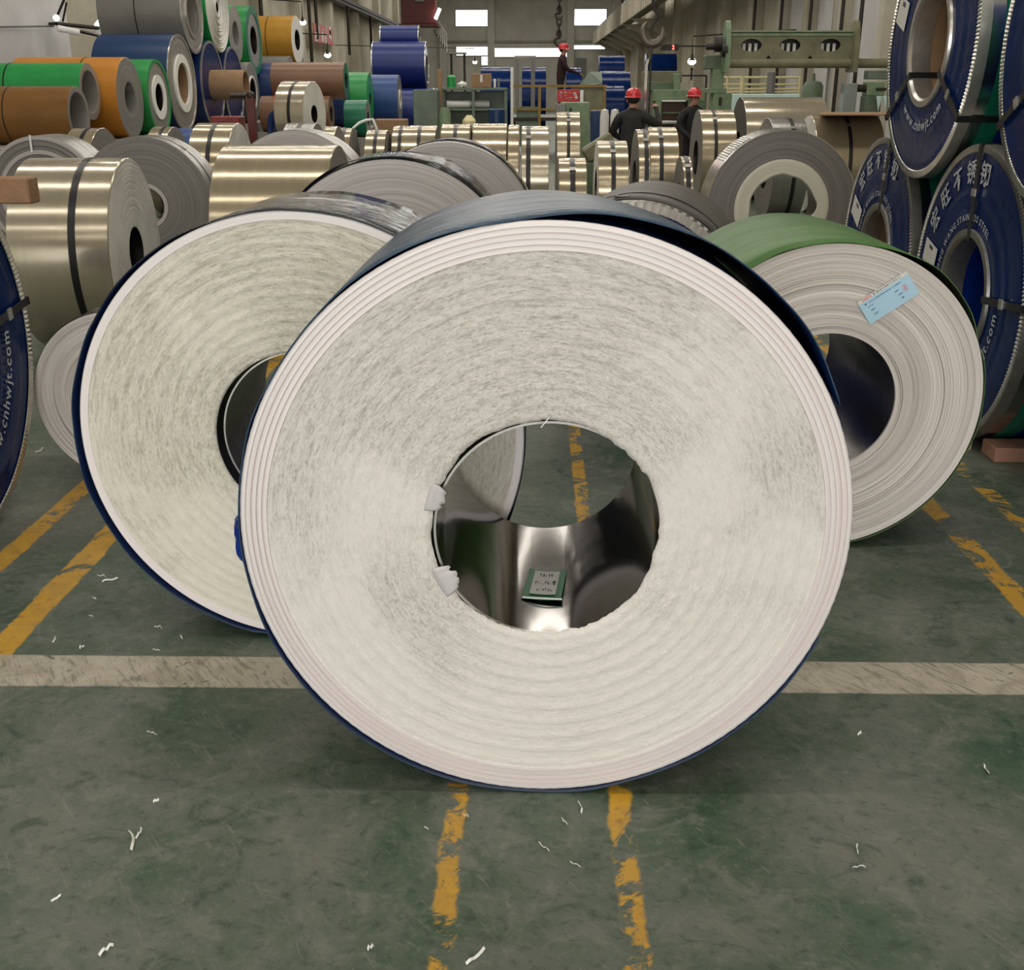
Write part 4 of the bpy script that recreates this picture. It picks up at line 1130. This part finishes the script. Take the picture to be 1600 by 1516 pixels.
tag(bx(923, 173, 940, 230, 21.5, .5, zmin=0).done('blue_cabinet', 'p_blue'), 'narrow dark blue cabinet right of the pale green cabinet', 'cabinet')
# tilted khaki pad near the worker
a = at(926, 215, 13.9); tag(B().box((a[0] + .1, 14.3, .95), (.42, .24, .20), Matrix.Rotation(math.radians(-33), 3, 'Y'), bev=.03).done('khaki_motor', 'label_khaki' if 'label_khaki' in MT else 'olive'), 'tilted khaki box beside the worker in charcoal', 'box')
tag(B().box((a[0] + .1, 14.3, .39), (.34, .24, .78), bev=.02).done('motor_stand', 'mgreen_dk'), 'dark green stand under the tilted khaki box', 'stand')
for i, px in enumerate((945, 961)):
    a = at(px, 170, 19.2); tag(B().lathe([(0, 0), (.07, 0), (.075, a[1] - .12), (.06, a[1] - .02), (0, a[1])], 14, 'Z', (a[0], 19.2, 0)).done('cream_cylinder', 'label_white'), ('left of two cream cylinders behind the charcoal jacket', 'right of two cream cylinders behind the charcoal jacket')[i], 'cylinder')

# blue stacks behind the platform
def bstack(lab, px0, px1, top, Y, R_):
    a = at(px0, top, Y); c = at(px1, top, Y)
    return coil('wrapped_coil', lab, 'blue wrapped coils far down the hall', a[0], Y, R_, c[0] - a[0], 'L', z=max(0, a[1] - 2 * R_), r=R_ * .4, barrel='film_blue', facem='film_blue', n=40)
bstack('blue wrapped coil behind the brown box and bottles', 752, 800, 105, 46, 1.22)
bstack('blue wrapped coil behind the grey uprights', 816, 853, 105, 46.2, 1.22)
bstack('blue wrapped coil just right of the platform worker', 884, 908, 106, 46.4, 1.2)
bstack('top blue coil of the stack right of the platform', 936, 975, 87, 45.5, .58)
bstack('middle blue coil of the stack right of the platform', 938, 983, 111, 43, 1.10)
bstack('bottom blue coil of the stack right of the platform', 939, 974, 136, 39.5, .86)
bstack('blue coil behind the hook, under the red lit display', 1009, 1056, 84, 45.5, .6)
for (pa, pb, tp, R2) in ((1009, 1056, 84, .6), (936, 975, 87, .58)):
    a = at(pa, tp, 45.5); c = at(pb, tp, 45.5); hz = a[1] - 2 * R2
    struct(B().box(((a[0] + c[0]) / 2, 45.5, hz / 2), (c[0] - a[0] + .3, 1.4, hz)), 'storage_rack_base', 'conc')
for i, px in enumerate((808, 833)):
    a = at(px, 92, 40); tag(B().box((a[0], 40, a[1] / 2), (.14, .14, a[1])).done('upright_post', 'p_grey'), ('left grey upright beside the bench bottles', 'right grey upright left of the platform worker')[i], 'post', 'grey uprights')
a = at(808, 92, 40); c = at(833, 92, 40)
tag(B().box(((a[0] + c[0]) / 2, 40, a[1] + .05), (c[0] - a[0] + .2, .16, .1)).done('cross_beam', 'conc'), 'pale cross beam joining the two grey uprights', 'beam')
tag(B().tube([(at(800, 105, 27)[0], 27, 0), (at(800, 105, 27)[0], 27, at(800, 105, 27)[1])], .035, 10).done('bright_pole', 'white'), 'bright white pole left of the ochre platform rail', 'pole')

# wall lamps, LED display, signs
def wall_lamp(px, py, Y, lab, k=.55):
    a = at(px, py, Y); r_ = empty('wall_lamp', (a[0], Y, a[1]), 0, lab, 'lamp', 'lamps hung along the hall')
    B().sph((0, 0, 0), (.20 * k, .14 * k, .15 * k), 12, 8).done('glowing_bulb', 'lamp_glow', r_)
    B().lathe([(.22 * k, .02), (.08 * k, .14 * k), (.05 * k, .30 * k), (0, .30 * k)], 16, 'Z').done('shade', 'iron', r_)
    B().tube([(0, 0, .28 * k), (0, .0, .6), ((XR if a[0] > 0 else XL) - a[0], 0, .75)], .02, 6).done('arm', 'iron', r_)
wall_lamp(1081, 96, 30, 'oval white lamp on the right wall below the red lit display')
wall_lamp(742, 97, 55, 'small white lamp above the cardboard box')
wall_lamp(473, 35, 37, 'white lamp above the white end of the yellow coil')
wall_lamp(512, 86, 37, 'white lamp right of the yellow coil, below the faded red sign')
a = at(1046, 74, 33); ld = empty('led_display', (a[0], 33, a[1]), 0, 'black hanging display with one red lit digit', 'display')
B().box((0, 0, 0), (.50, .10, .16), bev=.01).box((.55, 0, .03), (.7, .04, .04)).done('housing', 'iron', ld)
b = B(); text_flat(b, '2', .16, .06, -.055, -.053); b.done('lit_digit', 'led', ld, smooth=None)
B().tube([(.9, 0, .03), (XR - a[0] - .02, 0, .03)], .02, 6).done('arm', 'iron', ld)
a = at(508, 50, 49.3); sgw = B().box((XL + .46, 51.2, 3.85), (.05, 4.6, .72)).done('faded_sign', 'sign_pink'); tag(sgw, 'faded red sign with pale characters on the left wall', 'sign')
b = B(); r_ = random.Random(6)
for i in range(4):
    for q in range(6): b.box((XL + .49, 49.6 + i * 1.1 + r_.uniform(-.3, .4), 3.85 + r_.uniform(-.24, .24)), (.01, r_.choice((.1, .45)), r_.choice((.07, .35))))
b.done('pale_strokes', 'label_white', sgw, smooth=None)
fl = empty('flood_light', (-8.9, 22.6, 3.1), 0, 'bracketed floodlight on the upper left wall beside the grey coil', 'lamp')
def lf(px, py, Y): a = at(px, py, Y); return (a[0] + 8.9, Y - 22.6, a[1] - 3.1)
B().sph(lf(88, 28, 21.4), .055, 12, 8).done('round_bulb', 'lamp_glow', fl)
V = [lf(147, 38, 22.9), lf(158, 25, 22.9), lf(177, 42, 22.9), lf(177, 47, 22.9), lf(150, 43, 22.9)]
V2 = [(p[0], p[1] + .12, p[2]) for p in V]
link('lamp_head', mesh('lamp_head', V + V2, [(0, 1, 2, 3, 4), (9, 8, 7, 6, 5)] + [(i, (i + 1) % 5, (i + 1) % 5 + 5, i + 5) for i in range(5)]), 'lamp_glow', fl)
B().tube([lf(90, 44, 22.0), lf(124, 51, 22.2)], .06, 10).done('tube_lamp', 'white', fl)
B().tube([lf(88, 37, 22.1), lf(176, 46, 23.0)], .035, 8).tube([lf(92, 42, 22.1), lf(152, 55, 22.9)], .03, 8).tube([lf(88, 28, 22.1), lf(100, 0, 22.1)], .025, 6).tube([lf(98, 34, 22.3), lf(104, 4, 22.3)], .02, 6) \
    .tube([lf(88, 37, 22.1), (XL + 9.0, -.3, lf(88, 37, 22.1)[2])], .03, 6).done('bracket', 'iron', fl)
B().box(lf(163, 51, 22.8), (.28, .1, .09), Matrix.Rotation(.35, 3, 'Y')).done('lamp_base', 'white', fl)
tag(B().tube([(XL + .5, 18.0, lf(0, 38, 18)[2] + 3.1), (XL + .5, 20, lf(30, 40, 20)[2] + 3.08), (XL + .6, 22.0, lf(85, 41, 22)[2] + 3.1)], .014, 6).done('hanging_cable', 'iron'), 'thin dark cable running along the left wall to the floodlight', 'cable')

# crane cabin, girder, stairs
Y = 60
struct(B().box(((XL + XR) / 2, Y + 1, 7.6), (XR - XL - .6, .8, .9)), 'crane_girder_beam', 'mred')
cx, zb_ = at(654, 37, Y)
cb = empty('crane_cabin', (cx, Y, zb_), 0, 'dark red crane cabin hanging high under the roof', 'cabin')
B().box((0, .8, 1.0), (1.75, 1.6, 2.0), bev=.03).done('shell', 'darkred', cb)
B().box((.1, -.03, 1.35), (.55, .04, .75)).done('window_frame', 'darkred', cb)
B().box((.1, -.06, 1.35), (.42, .02, .62)).done('pane', 'glass', cb)
B().box((0, .8, -.06), (2.0, 1.8, .12)).done('floor_frame', 'darkred', cb)
for xx in (-.7, .7): B().box((xx, .9, 2.15), (.12, .12, .4)).done('hanger', 'darkred', cb)
B().box((1.0, -.2, .45), (.16, .1, .55), Matrix.Rotation(math.radians(25), 3, 'Y')).done('side_lamp', 'lamp_glow', cb)
B().tube([(.9, .1, 2.0), (.5, .1, .9)], .05, 6).done('brace', 'darkred', cb)
a = at(678, 30, 62); c = at(698, 64, 62)
sr = empty('steel_stairs', (a[0], 62, 0), 0, 'white railed steel stairs descending beside the crane cabin', 'stairs')
for i in range(9):
    t = i / 8; B().box(((c[0] - a[0]) * t, .4, a[1] - .5 + (c[1] - a[1]) * t), (.14, .9, .05)).done('tread', 'conc', sr)
dz = c[1] - a[1]; dx = c[0] - a[0]
b = B()
for yy in (-.05, .85): b.add([(0, yy, a[1] - .7), (0, yy, a[1] - .45), (dx, yy, c[1] - .45), (dx, yy, c[1] - .7)], [(0, 1, 2, 3)])
b.done('stringer', 'conc', sr, smooth=None)
for yy in (-.05,):
    B().tube([(0, yy, a[1] + .3), (dx, yy, c[1] + .3)], .05, 6).done('handrail', 'white', sr)
    for i in range(7):
        t = i / 6; B().tube([(dx * t, yy, a[1] - .55 + dz * t), (dx * t, yy, a[1] + .3 + dz * t)], .03, 6).done('baluster', 'white', sr)
B().box((dx + .5, .4, c[1] - .6), (1.0, 1.1, .08)).done('landing', 'conc', sr)
for xx in (dx + .2, dx + .9): B().box((xx, .4, (c[1] - .6) / 2), (.12, .12, c[1] - .6)).done('landing_post', 'iron', sr)

# red stand with lever
a = at(328, 182, 14.1); c = at(375, 203, 14.1)
rs1 = empty('red_stand', ((a[0] + c[0]) / 2, 14.1, 0), 0, 'dark red machine stand with a lever behind the tall champagne coil', 'stand')
r0 = (a[0] + c[0]) / 2
B().box((0, .15, a[1] / 2), (c[0] - a[0], .3, a[1]), bev=.01).done('body', 'mred', rs1)
e_ = at(388, 150, 14.1); B().box((e_[0] - r0, .1, e_[1] / 2), (.09, .1, e_[1]), Matrix.Rotation(math.radians(0), 3, 'Y')).done('post', 'darkred', rs1)
e2 = at(356, 150, 14.1); B().tube([(e2[0] - r0, .1, e2[1]), (e_[0] - r0, .1, e_[1])], .03, 8).sph((e_[0] - r0, .1, e_[1]), .06).done('lever', 'iron', rs1)

# hanging chain with hooks
a = at(873, 73, 30.2)
ch = empty('lifting_chain', (a[0], 30.2, a[1]), 0, 'long dark chain with two hooks hanging above the platform worker', 'chain')
def torus(b, c, R_, r_, rotz, sz=1.5):
    V = []; F = []; n_, m_ = 14, 6
    for i in range(n_):
        t = 2 * PI * i / n_
        for j in range(m_):
            p = 2 * PI * j / m_; q = (R_ + r_ * math.cos(p))
            x, y, z = q * math.cos(t), r_ * math.sin(p), q * math.sin(t) * sz
            V.append((c[0] + x * math.cos(rotz) - y * math.sin(rotz), c[1] + x * math.sin(rotz) + y * math.cos(rotz), c[2] + z))
    for i in range(n_):
        for j in range(m_): F.append((i * m_ + j, i * m_ + (j + 1) % m_, ((i + 1) % n_) * m_ + (j + 1) % m_, ((i + 1) % n_) * m_ + j))
    b.add(V, F)
k = 0; z_ = .30
while a[1] + z_ < ZC - .2:
    if not (.62 < z_ < .88):
        b = B(); torus(b, (0, 0, z_), .055, .022, (k % 2) * PI / 2, 1.7); b.done('chain_link', 'iron', ch)
    z_ += .145; k += 1
def hook_pts(r_, c, s=1): return [(s * r_ * math.cos(t), 0, c + r_ * math.sin(t)) for t in [math.radians(q) for q in range(100, 380, 20)]]
b = B(); b.tube([(0, 0, .95), (0, 0, .86)] + hook_pts(.085, .74), [.03, .03] + [.032] * 10 + [.03, .025, .02, .012], 8); b.done('hook', 'iron', ch)
b = B(); b.tube([(0, 0, .40), (0, 0, .27)] + hook_pts(.10, .13), [.03, .03] + [.036] * 10 + [.03, .025, .02, .012], 8); b.done('hook', 'iron', ch)

# big open hook and sling
Y = 15.9
a = at(1020, 50, Y); r_ = empty('crane_hook', (a[0], Y, a[1]), 0, 'big worn crescent hook hanging on a cable above the worker in charcoal', 'hook')
R0 = .135; pts = []; rad = []
for i in range(19):
    t = math.radians(128 + i * 14.3); pts.append((R0 * math.cos(t), 0, R0 * 1.15 * math.sin(t))); 
    q = i / 18; rad.append(.014 + .047 * math.sin(PI * min(1, q * 1.02)) ** .8)
B().tube(pts, rad, 10).done('crescent', 'hook', r_)
B().tube([(-.01, 0, -.12), (-.02, 0, -.22), (-.03, 0, -.34)], [.05, .035, .028], 10).done('shank', 'hook', r_)
B().tube([(-.01, 0, ZC - a[1] - .1), (-.012, 0, .42), (-.02, 0, .30), (.045, 0, .245), (.05, 0, .18), (-.0, 0, .10), (-.03, 0, .0), (-.01, 0, -.06)], [.018, .018, .022, .026, .026, .022, .02, .016], 8).done('suspension_cable', 'iron', r_)
for dx_, mt, l_ in ((-.075, 'silver', .95), (-.055, 'silver', .92), (-.01, 'iron', 1.0)):
    B().tube([(-.03, 0, -.30), (dx_, 0, -.42), (dx_, 0, -.30 - l_)], .014, 6).done('sling_cable', mt, r_)

# ------------------------------------------------------------------ people
def person(label, x, y, z, rz, top, jacket, hatm, arms, lean=(0, 0), head_turn=0, legs=True, hat=True):
    s = top / 1.66
    root = empty('person', (x, y, z), rz, label, 'person')
    lx, ly = lean
    P = {}; E_ = []; Rr = {}
    def add(n, p, r): P[n] = Vector(p) * s; Rr[n] = (r if hasattr(r, '__len__') else (r, r))
    add('pelvis', (0, 0, .86), (.15, .115)); add('belly', (lx * .4, ly * .4, 1.02), (.165, .125)); add('chest', (lx * .8, ly * .8, 1.19), (.185, .13))
    add('collar', (lx, ly, 1.33), (.10, .08)); add('neck', (lx * 1.05, ly * 1.1, 1.40), .054); add('jaw', (lx * 1.1, ly * 1.25 - .02, 1.455), (.068, .075)); add('crown', (lx * 1.1, ly * 1.25, 1.56), (.078, .088))
    E_ += [('pelvis', 'belly'), ('belly', 'chest'), ('chest', 'collar'), ('collar', 'neck'), ('neck', 'jaw'), ('jaw', 'crown')]
    for sd, nm in ((-1, 'r'), (1, 'l')):
        el, wr_ = arms[nm]
        add('sh' + nm, (lx + sd * .19, ly, 1.275), .078); add('el' + nm, el, .058); add('wr' + nm, wr_, .032)
        d = (Vector(wr_) - Vector(el)).normalized(); hp = Vector(wr_) + d * .06
        add('hd' + nm, hp, (.034, .020)); E_ += [('collar', 'sh' + nm), ('sh' + nm, 'el' + nm), ('el' + nm, 'wr' + nm), ('wr' + nm, 'hd' + nm)]
        sv = d.orthogonal().normalized() if abs(d.z) > .9 else d.cross(Vector((0, 0, 1))).normalized()
        cv = d.cross(sv)
        for q, (o_, ln) in enumerate(((-.027, .068), (-.009, .080), (.009, .076), (.027, .058))):
            add('f%s%d' % (nm, q), hp + sv * o_ + d * .035, .0095); add('g%s%d' % (nm, q), hp + sv * o_ + d * (.035 + ln * .5) + cv * .012, .0085); add('h%s%d' % (nm, q), hp + sv * o_ + d * (.03 + ln * .9) + cv * .035, .0075)
            E_ += [('hd' + nm, 'f%s%d' % (nm, q)), ('f%s%d' % (nm, q), 'g%s%d' % (nm, q)), ('g%s%d' % (nm, q), 'h%s%d' % (nm, q))]
        add('t' + nm, hp - sv * .045 + d * .01, .011); add('u' + nm, hp - sv * .055 + d * .045 + cv * .015, .009); E_ += [('hd' + nm, 't' + nm), ('t' + nm, 'u' + nm)]
        add('hip' + nm, (sd * .09, 0, .80), .098); add('kn' + nm, (sd * .10, -.01, .46), .062); add('an' + nm, (sd * .10, .02, .09), .042); add('toe' + nm, (sd * .11, -.13, .045), (.045, .035))
        E_ += [('pelvis', 'hip' + nm), ('hip' + nm, 'kn' + nm), ('kn' + nm, 'an' + nm), ('an' + nm, 'toe' + nm)]
    names = list(P); idx = {n: i for i, n in enumerate(names)}
    me = bpy.data.meshes.new('body'); me.from_pydata([P[n] for n in names], [(idx[a_], idx[b_]) for a_, b_ in E_], []); me.update()
    o = bpy.data.objects.new('body', me); COL.objects.link(o)
    o.modifiers.new('skin', 'SKIN'); sub = o.modifiers.new('sub', 'SUBSURF'); sub.levels = 1; sub.render_levels = 1
    sv_ = me.skin_vertices[0].data
    for n in names: sv_[idx[n]].radius = (Rr[n][0] * s, Rr[n][1] * s); sv_[idx[n]].use_root = (n == 'pelvis')
    dg = bpy.context.evaluated_depsgraph_get(); dg.update()
    m2 = bpy.data.meshes.new_from_object(o.evaluated_get(dg)); bpy.data.objects.remove(o)
    body = link('body', m2, jacket, root)
    for mt in ('skin', 'trousers', 'iron'): m2.materials.append(MT[mt])
    hands = [P['hd' + q] for q in 'rl']; wr2 = [P['wr' + q] for q in 'rl']
    for p in m2.polygons:
        c = p.center; p.use_smooth = True
        if c.z > 1.385 * s and (c - P['jaw']).length < .25 * s: p.material_index = 1
        elif any((c - h).length < .155 * s and (c - w_).dot(h - w_) > .004 for h, w_ in zip(hands, wr2)): p.material_index = 1
        elif c.z < .08 * s: p.material_index = 3
        elif c.z < .82 * s and abs(c.x) < .24 * s and all((c - h).length > .17 * s for h in hands): p.material_index = 2
    # head features turn with the head
    hd = P['crown']; T = Matrix.Rotation(head_turn, 3, 'Z')
    def hp_(v): return tuple(hd + T @ (Vector(v) * s))
    B().sph(hp_((0, -.088, -.085)), (.014 * s, .020 * s, .022 * s), 8, 6).done('nose', 'skin', body, smooth=80)
    for sd in (-1, 1):
        B().sph(hp_((sd * .031, -.078, -.055)), .011 * s, 8, 6).done('eye', 'iron', body, smooth=80)
        B().sph(hp_((sd * .082, .0, -.06)), (.012 * s, .022 * s, .032 * s), 8, 6).done('ear', 'skin', body, smooth=80)
    B().sph(hp_((0, -.080, -.122)), (.024 * s, .008 * s, .006 * s), 8, 6).done('mouth', 'ink_red', body, smooth=80)
    B().sph(hp_((0, .030, -.035)), (.086 * s, .075 * s, .075 * s), 12, 8).done('hair', 'hair', root, smooth=80)
    b = B(); V = []
    b.lathe([(.112, -.005), (.114, .02), (.108, .055), (.088, .09), (.055, .112), (.02, .12), (0, .121)], 24, 'Z')
    b.v = [hp_((v[0] * .95, v[1] * 1.12, v[2] - .02)) for v in b.v]
    ht = b.done('hard_hat', hatm, root, smooth=60)
    b = B(); b.lathe([(.108, -.012), (.132, -.018), (.132, -.012), (.110, .004)], 24, 'Z')
    b.v = [hp_((v[0] * .93, v[1] * (1.12 if v[1] > 0 else 1.32), v[2] - .012)) for v in b.v]; b.done('brim', hatm, ht, smooth=60)
    b = B().box((0, 0, .10), (.02, .16, .012)); b.v = [hp_(v) for v in b.v]; b.done('ridge', hatm, ht)
    B().lathe([(.062 * s, 0), (.078 * s, .012 * s), (.066 * s, .05 * s), (.058 * s, .05 * s)], 16, 'Z', tuple(P['collar'] + Vector((0, 0, .025 * s)))).done('collar', jacket, root)
    return root


DOWN = {'r': ((-.24, .03, 1.02), (-.25, -.06, .80)), 'l': ((.24, .03, 1.02), (.25, -.06, .80))}
x_ = at(990, 150, 15.6)[0]
person('person seen from behind in charcoal jacket and red helmet, reaching to the hook sling', x_, 15.6, 0, PI - .25, 1.66, 'jacket', 'redhat',
       {'l': ((.30, -.10, 1.08), (.20, -.34, .98)), 'r': ((-.36, -.10, 1.16), (-.28, -.30, 1.36))}, head_turn=.2)
x_ = at(1085, 150, 18.2)[0]
person('person in black with a red helmet facing the camera, beside the tall dark-sided coil', x_, 18.2, 0, .35, 1.66, 'jacket_black', 'redhat',
       {'r': ((-.27, -.04, 1.06), (-.16, -.26, .92)), 'l': DOWN['l']}, head_turn=.1)
x_ = at(876, 100, 30)[0]
person('person in a dark maroon shirt and red helmet working on the raised platform', x_, 30.0, .97, PI / 2, 1.76, 'maroon', 'redhat',
       {'r': ((-.22, -.14, 1.08), (-.14, -.42, .98)), 'l': ((.22, -.14, 1.08), (.12, -.42, .99))}, lean=(0, -.05), head_turn=0)
x_ = at(437, 150, 19.8)[0]
person('person with an orange helmet mostly hidden behind the raised champagne coil', x_, 19.8, 0, -.2, 1.575, 'p_navy', 'orangehat', DOWN)

# ------------------------------------------------------------------ scraps on the floor
SC = [(205, 1330, .07), (212, 1312, .03), (160, 910, .05), (165, 903, .03), (272, 800, .06), (278, 785, .04), (288, 812, .035), (330, 796, .02), (285, 1000, .02), (145, 965, .015), (150, 938, .012),
      (245, 1150, .03), (240, 1255, .012), (250, 1018, .02), (908, 1272, .035), (886, 1290, .02), (858, 1332, .03), (907, 1357, .025), (732, 1279, .012), (728, 1508, .05), (575, 1486, .012), (669, 1298, .01),
      (1340, 1335, .03), (1352, 1357, .03), (1340, 1150, .012), (1545, 1210, .03), (80, 1410, .02), (155, 1495, .03), (55, 708, .06), (253, 984, .03), (82, 1005, .03), (125, 1015, .015)]
rn = random.Random(17)
def floor_pt(px, py):
    fx, fy = (px - 800) / FPX, (758 - py) / FPX
    F = Vector((-math.sin(ps) * math.cos(th), math.cos(ps) * math.cos(th), -math.sin(th)))
    R = Vector((math.cos(ps), math.sin(ps), 0)); U = Vector((-math.sin(ps) * math.sin(th), math.cos(ps) * math.sin(th), math.cos(th)))
    d = F + R * fx + U * fy; d *= -1.65 / d.z
    return d.x, d.y
for (px, py, ln) in SC:
    X_, Y_ = floor_pt(px, py); n_ = 6; a = rn.uniform(0, PI); V = []; F = []; cv = rn.uniform(-1.6, 1.6); wd = rn.uniform(.001, .0026)
    p = Vector((0, 0)); 
    for i in range(n_):
        d = Vector((math.cos(a + cv * i / n_), math.sin(a + cv * i / n_))); nn = Vector((-d.y, d.x)); zz = .003 + .010 * abs(math.sin(i * 1.1)) * rn.random()
        for sg_ in (-1, 1): V.append((p.x + nn.x * wd * sg_, p.y + nn.y * wd * sg_, zz + .002 * sg_))
        p += d * ln / n_ * 1.3
    for i in range(n_ - 1): F.append((2 * i, 2 * i + 1, 2 * i + 3, 2 * i + 2))
    o = link('film_scrap', mesh('film_scrap', V, F), 'scrap', None, (X_, Y_, 0))
    o.modifiers.new('s', 'SOLIDIFY').thickness = .001
    tag(o, 'thin curled white scrap of film lying on the green floor', 'scrap', 'white film scraps on the floor')

# bits lying between the rows
a = at(552, 200, 17.2); c = at(581, 187, 17.2)
tag(B().tube([(a[0], 17.2, a[1] - .35), (a[0], 17.2, a[1]), (a[0] + (c[0] - a[0]) * .3, 17.25, a[1] + .07), (a[0] + (c[0] - a[0]) * .65, 17.3, c[1] - .01), (c[0], 17.3, c[1]), (c[0] + .05, 17.3, c[1] - .12), (c[0] + .06, 17.3, 0)], .022, 8).done('white_hose', 'white'), 'white hose arching over the first slit coils of the long row', 'hose')
tag(bx(583, 187, 632, 205, 19.0, .6, zmin=0).done('cardboard_box', 'cardboard'), 'tall brown box between the blue painted coil and the long row', 'box')
